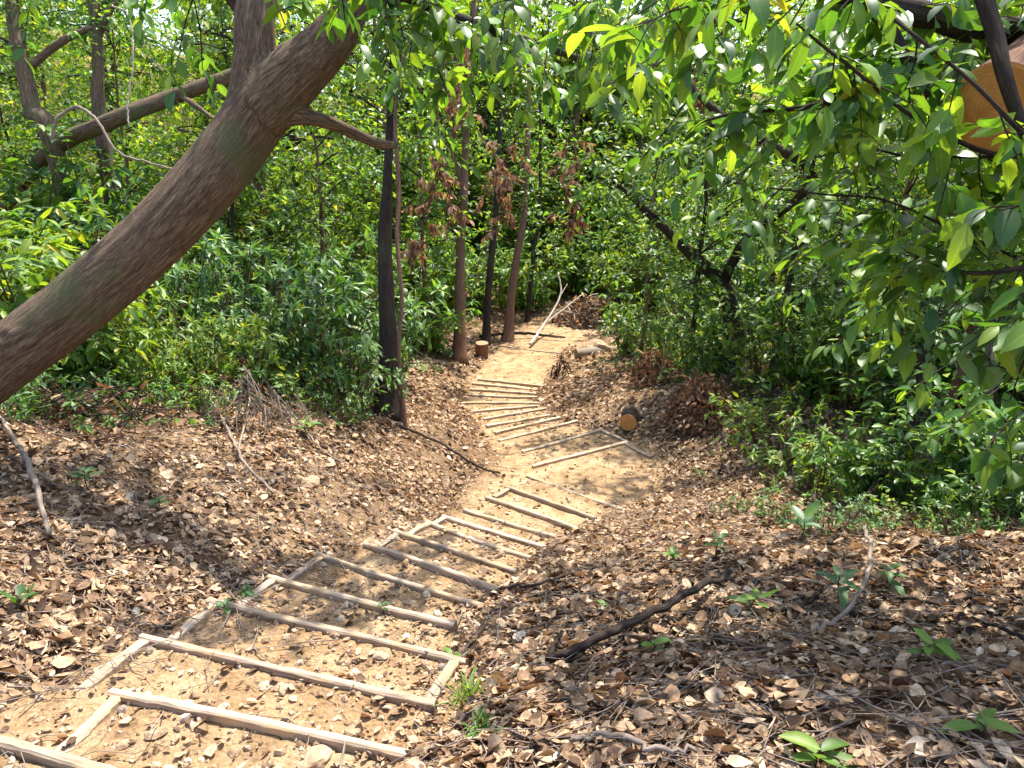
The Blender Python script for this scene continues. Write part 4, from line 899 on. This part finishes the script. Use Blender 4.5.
slim_tree([(72, 190, d), (52, 140, d), (34, 112, d), (24, 70, d), (14, 20, d), (8, -40, d)], [0.13, 0.115, 0.105, 0.095, 0.09, 0.07], 'bark_main', 'brown trunk at the top left corner leaning left', 20, start=0.75, extra=[([(32, 66, d), (50, 50, d), (72, 36, d), (92, 28, d)], [0.055, 0.05, 0.05, 0.03], 6)])
slim_tree([(108, 200, d + .5), (100, 120, d + .5), (98, 70, d + .5), (96, 30, d + .5), (90, -40, d + .5)], [0.10, 0.09, 0.08, 0.075, 0.06], 'bark_main', 'second brown trunk from the top left corner, upright', 20, start=0.75, extra=[([(97, 40, d + .5), (108, 15, d + .5), (125, -10, d + .5)], [0.05, 0.04, 0.03], 0)])
slim_tree([(-60, 300, d + 4.5), (5, 205, d + 2.6), (52, 150, d + .3), (110, 122, d - .5), (170, 98, d - .4), (235, 74, d - .3), (300, 40, d)], [0.10, 0.10, 0.10, 0.095, 0.09, 0.08, 0.06], 'bark_main', 'brown trunk leaning low behind the big leaning tree', 0, name='fallen_tree', extra=[([(180, 95, d - .4), (195, 105, d - .5), (215, 120, d - .6)], [0.035, 0.03, 0.02], 0)])

# ------------------------------------------------------------------ vines, fallen branches, roots
def curve_thing(name, pts3, rad, mat, label, cat, part=None, side=None, lump=0.08):
    base = np.array(pts3[0], float); o_pts = np.array(pts3) - base
    sp = spline(o_pts, max(16, len(pts3) * 7), 0.004); T = Tubes(); T.add(sp, rad, 9, lump=lump, seed=len(label))
    o = link(name, T.mesh(name, M[mat]), None, base); tag(o, label, cat)
    for spts, sr in side or []:
        T2 = Tubes(); T2.add(spline(np.array(spts) - base, 14, 0.003), sr, 7, lump=lump); link('side_branch', T2.mesh('side_branch', M[mat]), o)
    return o
def G(x, y, Y=None, dz=0.02):
    """ground point under a pixel"""
    d = px(x, y, 1.0); best = None
    s = 1.0
    for i in range(4000):
        p = d * s
        if p[2] < float(ground_z(np.array([p[0]]), np.array([p[1]]), False)[0]): break
        s += 0.02
    p = d * s; return np.array([p[0], p[1], gz(p[0], p[1]) + dz])
curve_thing('hanging_vine', [px(52, 140, 6.4), px(58, 118, 6.4), px(78, 107, 6.4), px(96, 120, 6.3), px(118, 152, 6.3), px(150, 163, 6.3), px(178, 170, 6.3)], [0.015, 0.014, 0.012, 0.010, 0.008], 'bark_grey', 'grey looping vine hanging at the upper left behind the light green shrubs', 'vine')
curve_thing('hanging_vine', [px(112, 5, 6.2), px(130, 18, 6.2), px(133, 60, 6.2), px(128, 100, 6.2), px(129, 125, 6.2)], 0.006, 'bark_pale', 'thin pale vine dangling straight down at the upper left', 'vine')
curve_thing('fallen_branch', [G(545, 664, dz=.03), G(570, 662, dz=.05), G(610, 650, dz=.07), G(660, 630, dz=.09), G(708, 603, dz=.10)], [0.012, 0.015, 0.017, 0.018, 0.015], 'bark_dark', 'dark thick fallen branch lying on the leaves right of the lower steps', 'branch',
            side=[([G(548, 664, dz=.03), G(556, 655, dz=.06), G(562, 650, dz=.08)], [0.012, 0.008]), ([G(700, 606, dz=.11), G(720, 588, dz=.07), G(728, 575, dz=.05)], [0.014, 0.008])])
curve_thing('fallen_branch', [G(828, 552, dz=.05), G(850, 530, dz=.1), G(880, 500, dz=.2), G(912, 465, dz=.4), G(930, 445, dz=.5)], [0.014, 0.02, 0.022, 0.022, 0.016], 'bark_dark', 'dark branch slanting up from the litter into the right thicket', 'branch')
curve_thing('fallen_branch', [G(815, 642, dz=.02), G(838, 630, dz=.05), G(858, 610, dz=.1), G(866, 585, dz=.15), G(858, 565, dz=.2)], [0.008, 0.009, 0.009, 0.008], 'bark_grey', 'thin bowed branch curving up beside the small plant on the right', 'branch')
curve_thing('fallen_branch', [G(770, 618, dz=.03), G(800, 612, dz=.05), G(822, 598, dz=.05)], [0.012, 0.011, 0.006], 'bark_dark', 'short dark stick on the litter right of the long fallen branch', 'branch')
curve_thing('fallen_branch', [G(878, 600, dz=.02), G(930, 612, dz=.04), G(985, 635, dz=.04), G(1040, 650, dz=.04)], [0.007, 0.008, 0.008], 'bark_dark', 'long thin branch lying across the litter at the right edge', 'branch')
curve_thing('fallen_branch', [G(940, 505, dz=.06), G(980, 512, dz=.08), G(1040, 522, dz=.1)], [0.01, 0.012, 0.013], 'bark_pale', 'pale bare stick lying under the right thicket', 'branch')
curve_thing('fallen_branch', [G(570, 752, dz=.02), G(610, 752, dz=.04), G(650, 764, dz=.04), G(700, 760, dz=.03)], [0.007, 0.008, 0.006], 'bark_grey', 'thin curved twig at the bottom edge below the lit leaves', 'branch')
curve_thing('fallen_branch', [G(475, 592, dz=.02), G(500, 596, dz=.04), G(535, 594, dz=.05), G(570, 584, dz=.04), G(600, 576, dz=.03)], [0.008, 0.009, 0.008, 0.005], 'bark_dark', 'thin dark stick lying at the right end of the middle step boards', 'branch')
curve_thing('fallen_branch', [G(0, 425, dz=.05), G(20, 460, dz=.1), G(38, 500, dz=.15), G(52, 545, dz=.06)], [0.01, 0.014, 0.015, 0.011], 'bark_grey', 'grey stick slanting down the litter at the left edge', 'branch')
curve_thing('fallen_branch', [G(195, 385, dz=.1), G(225, 430, dz=.08), G(245, 470, dz=.05), G(275, 500, dz=.04)], [0.009, 0.011, 0.008], 'bark_grey', 'thin grey stick running down the left bank below the yellow-green shrubs', 'branch')
curve_thing('fallen_branch', [G(400, 430, dz=.04), G(440, 450, dz=.05), G(480, 470, dz=.04), G(500, 478, dz=.03)], [0.012, 0.014, 0.01], 'bark_dark', 'dark stick on the left bank above the middle steps', 'branch')
curve_thing('bare_root', [G(168, 392, dz=.14), G(200, 402, dz=.12), G(222, 404, dz=.1), G(240, 396, dz=.14), G(252, 388, dz=.2)], [0.010, 0.012, 0.010, 0.006], 'bark_red', 'reddish bare root looping over the left bank edge', 'root')
curve_thing('bare_root', [G(252, 396, dz=.2), G(250, 425, dz=.12), G(240, 455, dz=.06), G(246, 480, dz=.03)], [0.008, 0.009, 0.006], 'bark_grey', 'grey bare root hanging straight down the left bank', 'root')
curve_thing('bare_root', [G(262, 394, dz=.2), G(290, 420, dz=.1), G(318, 452, dz=.06), G(345, 470, dz=.03)], [0.008, 0.008, 0.005], 'bark_grey', 'grey bare root running right down the left bank', 'root')
q = from_px(540, 16.0)
curve_thing('dead_branch', [q + np.array([-.25, -1.1, 0.03]), q + np.array([0.05, -.3, .22]), q + np.array([.45, .3, .75]), q + np.array([.42, .6, 1.25])], [0.03, 0.028, 0.022, 0.012], 'bark_pale', 'bleached forked dead branch leaning on the brown brush heap', 'branch',
            side=[([q + np.array([.1, -.2, .26]), q + np.array([.6, .2, .55]), q + np.array([.95, .5, .75])], [0.02, 0.012]), ([q + np.array([.4, .25, .68]), q + np.array([.62, .5, 1.0])], [0.015, 0.008])])
curve_thing('fallen_branch', [from_px(480, 15.1) + np.array([0, 0, .08]), from_px(520, 15.6) + np.array([0, 0, .12]), from_px(565, 15.4) + np.array([0, 0, .08])], [0.03, 0.035, 0.02], 'bark_dark', 'long dark pole lying on the ground behind the landing', 'branch')

def brush_heap(name, center, rx, ry, h, n, mat, leafmat, label, cat, nleaf, seed, rad=0.006, leafL=0.12, droop=0.0):
    r = np.random.default_rng(seed); o = thing(name, label, cat, center); T = Tubes(); Lv = Leaves()
    for i in range(n):
        a = r.uniform(0, 6.28); rr = r.random() ** 0.6; c = np.array([cos(a) * rx * rr, sin(a) * ry * rr, h * (1 - rr * rr) * r.random() + 0.01])
        d = nrm(r.normal(0, 1, 3) * [1, 1, 0.35 if not droop else 1.0]); l = r.uniform(0.3, 0.9) * max(rx, 0.3)
        if droop: d = nrm(np.array([cos(a) * .6, sin(a) * .6, -1.0]) + r.normal(0, .3, 3))
        pts = spline([c - d * l / 2, c + r.normal(0, 0.05 * l, 3), c + d * l / 2], 7); pts[:, 2] = np.maximum(pts[:, 2], -0.02)
        T.add(pts, [rad, rad * .4], 5, cap=False)
    link('sticks', T.mesh('sticks', M[mat]), o)
    if nleaf:
        a = r.uniform(0, 6.28, nleaf); rr = r.random(nleaf) ** 0.5; P = np.stack([np.cos(a) * rx * rr, np.sin(a) * ry * rr, h * (1 - rr * rr) * r.uniform(0.4, 1.05, nleaf)], -1)
        D = nrm(r.normal(0, 1, (nleaf, 3)) + np.array([0, 0, -.3])); Ls = leafL * r.uniform(.6, 1.3, nleaf); Lv.add(P, D, perp_up(D, r, .6), Ls, Ls * .35)
        link('dry_leaves', Lv.mesh('dry_leaves', M[leafmat], sec=2, curl=.4, fold=.5, r=r), o)
brush_heap('brush_heap', from_px(590, 17.0), 0.95, 0.6, 0.62, 130, 'bark_pale', 'leaf_dead', 'heap of orange-brown dead brush beyond the far landing', 'brush', 700, 51, 0.012, 0.18)
brush_heap('dead_fern_heap', from_px(700, 7.9), 0.42, 0.42, 0.55, 70, 'bark_red', 'leaf_dead', 'mound of withered brown fronds right of the bend', 'dead plant', 900, 52, 0.004, 0.10, droop=1)
brush_heap('dead_fern_heap', from_px(655, 9.6), 0.38, 0.45, 0.42, 50, 'bark_dark', 'leaf_dead', 'dark drooping dead stems on the right bank beside the dark log', 'dead plant', 500, 53, 0.004, 0.10, droop=1)
brush_heap('root_tangle', G(250, 428, dz=.06), 0.5, 0.3, 0.3, 90, 'bark_grey', 'leaf_dead', 'tangle of grey roots hanging over the left bank edge', 'roots', 60, 54, 0.006, 0.07, droop=1)
brush_heap('root_tangle', from_px(562, 12.4), 0.2, 0.25, 0.32, 26, 'bark_dark', 'leaf_dead', 'small dark root ball on the slope right of the landing', 'roots', 60, 55, 0.014, 0.07, droop=1)
brush_heap('brush_heap', G(95, 432, dz=.04), 0.7, 0.3, 0.3, 60, 'bark_dark', 'leaf_dead', 'low pile of dark dead sticks under the leaning trunk', 'brush', 160, 56, 0.006, 0.09)

# dead leaf sprays hanging in the green
for (x, y, d_, n, lab) in ((470, 85, 6.2, 9, 'withered brown leaf spray hanging top centre left of the arching limb'), (438, 215, 11.0, 12, 'long withered brown spray hanging left of the reddish trunk'), (497, 190, 12.0, 9, 'withered brown spray hanging right of the reddish trunk'),
                        (705, 60, 7.5, 8, 'withered brown spray hanging high in the upper right leaves'), (575, 190, 10, 7, 'withered brown spray hanging above the far landing')):
    r = np.random.default_rng(int(x)); b = px(x, y, d_); sc = d_ / 6.0
    o = thing('dead_spray', lab, 'dead branch', b); T = Tubes(); Lv = Leaves()
    for i in range(2):
        st = spline([np.array([r.normal(0, .1), 0, .45]) * sc, np.array([r.normal(0, .06), r.normal(0, .06), 0.1]) * sc, np.array([r.normal(0, .15), r.normal(0, .1), -.3]) * sc], 9); T.add(st, [0.006 * sc, 0.003 * sc], 5, cap=False)
        crown_twigs(T, Lv, st, r, n, (0.06 * sc, 0.22 * sc), 0.075 * sc, 0.4, 6, 0.9, 0.1, 0.003, 1, up=-.4)
    link('twigs', T.mesh('twigs', M['bark_red']), o); link('dry_leaves', Lv.mesh('dry_leaves', M['leaf_dead'], sec=2, curl=.4, fold=.5, r=r), o)

# ------------------------------------------------------------------ seedlings and tufts
def seedling(p, h, n, leafL, ratio, mat, label, seed, name='seedling', rise=0.5, sec=4):
    r = np.random.default_rng(seed); o = thing(name, label, 'seedling', p); T = Tubes(); Lv = Leaves()
    top = np.array([r.normal(0, .02), r.normal(0, .02), h]); T.add(spline([(0, 0, -0.03), top * .5 + r.normal(0, .008, 3), top], 8), [0.004, 0.0025], 6)
    a = r.uniform(0, 6) + np.arange(n) * 2.4; hh = np.linspace(0.55, 1, n)
    D = np.stack([np.cos(a), np.sin(a), r.uniform(0.1, 0.2 + rise, n)], -1); P = top[None] * hh[:, None]; Ls = leafL * r.uniform(.75, 1.15, n)
    Lv.add(P, nrm(D), perp_up(nrm(D), r, .12), Ls, Ls * ratio)
    link('stem', T.mesh('stem', M['stem']), o); link('leaves', Lv.mesh('leaves', M[mat], sec=sec, curl=.3, fold=.3, r=r, smooth=False), o)
SD = [(815, 762, .07, 6, .12, .38, 'leaf_bright', 'bright green seedling with long leaves at the bottom edge'), (915, 672, .08, 7, .10, .42, 'leaf_bright', 'star-shaped green seedling on the litter at the lower right'),
      (745, 618, .10, 5, .11, .36, 'leaf_bright', 'green seedling beside the right end of the long fallen branch'), (655, 656, .05, 4, .07, .5, 'leaf_bright', 'tiny green seedling just below the long fallen branch'),
      (447, 640, .06, 5, .08, .42, 'leaf_bright', 'small green seedling at the right end of the third step board'), (985, 745, .05, 3, .10, .34, 'leaf_bright', 'single-leaved seedling in the lower right corner'),
      (670, 568, .07, 5, .06, .5, 'leaf_bright', 'small pale seedling on the litter right of the middle steps'), (228, 622, .05, 5, .06, .4, 'leaf_dark', 'small seedling behind the left end of the third step board'),
      (250, 600, .05, 5, .06, .4, 'leaf_dark', 'small dark seedling left of the fourth step board'), (90, 490, .12, 8, .11, .3, 'leaf_dark', 'dark whorled seedling on the left litter below the leaning trunk'),
      (310, 440, .14, 8, .14, .34, 'leaf_bright', 'light green seedling by the grey roots on the left bank'), (840, 610, .16, 9, .11, .33, 'leaf_blue', 'bluish green seedling next to the thin bowed branch'),
      (800, 545, .16, 6, .14, .42, 'leaf_blue', 'seedling with one broad hanging bluish leaf right of the path'), (715, 560, .14, 7, .08, .4, 'leaf_dark', 'small dark seedling on the litter in front of the right bushes'),
      (12, 610, .06, 5, .08, .4, 'leaf_dark', 'small dark seedling at the left edge'), (160, 510, .06, 5, .07, .4, 'leaf_dark', 'small seedling on the litter above the nearest steps'),
      (380, 610, .04, 4, .05, .45, 'leaf_dark', 'tiny seedling growing on the tread of the fourth step'), (700, 480, .12, 6, .08, .4, 'leaf_dark', 'seedling on the sunny litter right of the bend'),
      (600, 610, .05, 4, .05, .5, 'leaf_bright', 'tiny pale seedling above the left end of the fallen branch'), (890, 590, .12, 7, .1, .36, 'leaf_dark', 'dark seedling right of the bowed branch')]
for i, (x, y, h, n, l, ra, m, lab) in enumerate(SD): seedling(G(x, y, dz=0), h, n, l, ra, m, lab, 200 + i)

def tuft(p, h, n, mat, label, seed, w=0.006, spreadv=.35):
    r = np.random.default_rng(seed); o_ = Leaves(); a = r.uniform(0, 6.28, n); D = nrm(np.stack([np.cos(a) * spreadv, np.sin(a) * spreadv, np.ones(n)], -1) + r.normal(0, .12, (n, 3)))
    P = r.normal(0, .025, (n, 3)) * [1, 1, 0] * (h / .15); L = h * r.uniform(.6, 1.3, n); N = nrm(np.stack([-np.cos(a), -np.sin(a), np.full(n, .4)], -1))
    o_.add(P, D, N * -1 * -1, L, np.full(n, w))
    o = link('grass_tuft', o_.mesh('grass_tuft', M[mat], sec=4, curl=.5, fold=.3, shape='strap', r=r), None, p); tag(o, label, 'grass tuft')
tuft(G(470, 702, dz=0), .10, 60, 'leaf_bright', 'short bright grass tuft at the right end of the second step board', 301)
tuft(G(480, 738, dz=0), .08, 40, 'leaf_dark', 'short darker grass tuft nearer the bottom edge', 302)
tuft(G(150, 388, dz=0), .5, 70, 'leaf_bright', 'long-bladed grass clump under the big leaning trunk', 303, .012)
tuft(G(185, 380, dz=0), .45, 60, 'leaf_bright', 'long-bladed grass clump right of the leaning trunk', 304, .012)
tuft(G(30, 600, dz=0), .06, 30, 'leaf_dark', 'small dark grass tuft near the left edge', 305)
rock(*G(70, 412)[:2], .16, 'blocky tan rock lying under the big leaning trunk', 401)
rock(*G(310, 485)[:2], .09, 'flat tan rock on the left bank litter', 402, .4)
rock(*G(315, 748)[:2], .05, 'flat pale stone on the lowest sandy tread', 403, .3)
rock(*G(95, 545)[:2], .045, 'small pale stone on the litter at the left', 404, .5)
rock(*G(598, 352)[:2], .28, 'earthy brown clod at the edge of the sandy ledge beyond the landing', 405, .6)

# big trees added to shade the banks: trunk, branches and crown of their own
SH = [(-4.6, 13.5, 1.3, 'left'), (6.8, 11.5, 1.4, 'right')]
for i, (x, y, s, side) in enumerate(SH):
    put_tree((0, 2, 1, 2, 0, 3)[i], gp(x, y), 'taller leafy shade tree %s among those added deep in the %s-hand shrubs' % (ORD[sum(1 for q in SH[:i] if q[3] == side)], side), 'taller shade trees added among the shrubs', s)

# ------------------------------------------------------------------ light, sky, camera
EL = 66.0; AZ = math.atan2(0.5, 1.0)       # the sun stands high, ahead of the camera and a little right
w = bpy.data.worlds.new('World'); S.world = w; w.use_nodes = True
nt = w.node_tree; bg = nt.nodes['Background']
sk = nt.nodes.new('ShaderNodeTexSky'); sk.sky_type = 'NISHITA'; sk.sun_disc = False; sk.sun_elevation = radians(EL); sk.sun_rotation = AZ
sk.dust_density = 2.0; sk.air_density = 1.0
nt.links.new(sk.outputs[0], bg.inputs[0]); bg.inputs[1].default_value = 0.15
sl = bpy.data.lights.new('sun', 'SUN'); sl.energy = 3.7; sl.angle = radians(0.9); sl.color = (1.0, 0.95, 0.86)
so = bpy.data.objects.new('sun', sl); COL.objects.link(so)
from mathutils import Vector
sd = Vector((sin(AZ) * cos(radians(EL)), cos(AZ) * cos(radians(EL)), sin(radians(EL))))
so.rotation_mode = 'QUATERNION'; so.rotation_quaternion = sd.to_track_quat('Z', 'Y'); so.location = (0, 10, 20)
cam = bpy.data.cameras.new('camera'); cam.lens = 36 * F / 1024; cam.clip_end = 500; cam.clip_start = 0.05
co = bpy.data.objects.new('camera', cam); COL.objects.link(co); co.location = (0, 0, 0); co.rotation_euler = (pi / 2 - PITCH, 0, 0)
S.camera = co
S.view_settings.view_transform = 'Standard'; S.view_settings.look = 'None'; S.view_settings.exposure = 1.78; S.view_settings.gamma = 1.0; S.view_settings.use_curve_mapping = False
S.cycles.max_bounces = 7; S.cycles.diffuse_bounces = 4; S.cycles.glossy_bounces = 2; S.cycles.transmission_bounces = 5; S.cycles.sample_clamp_indirect = 6
S.cycles.use_denoising = True; S.cycles.caustics_reflective = False; S.cycles.caustics_refractive = False
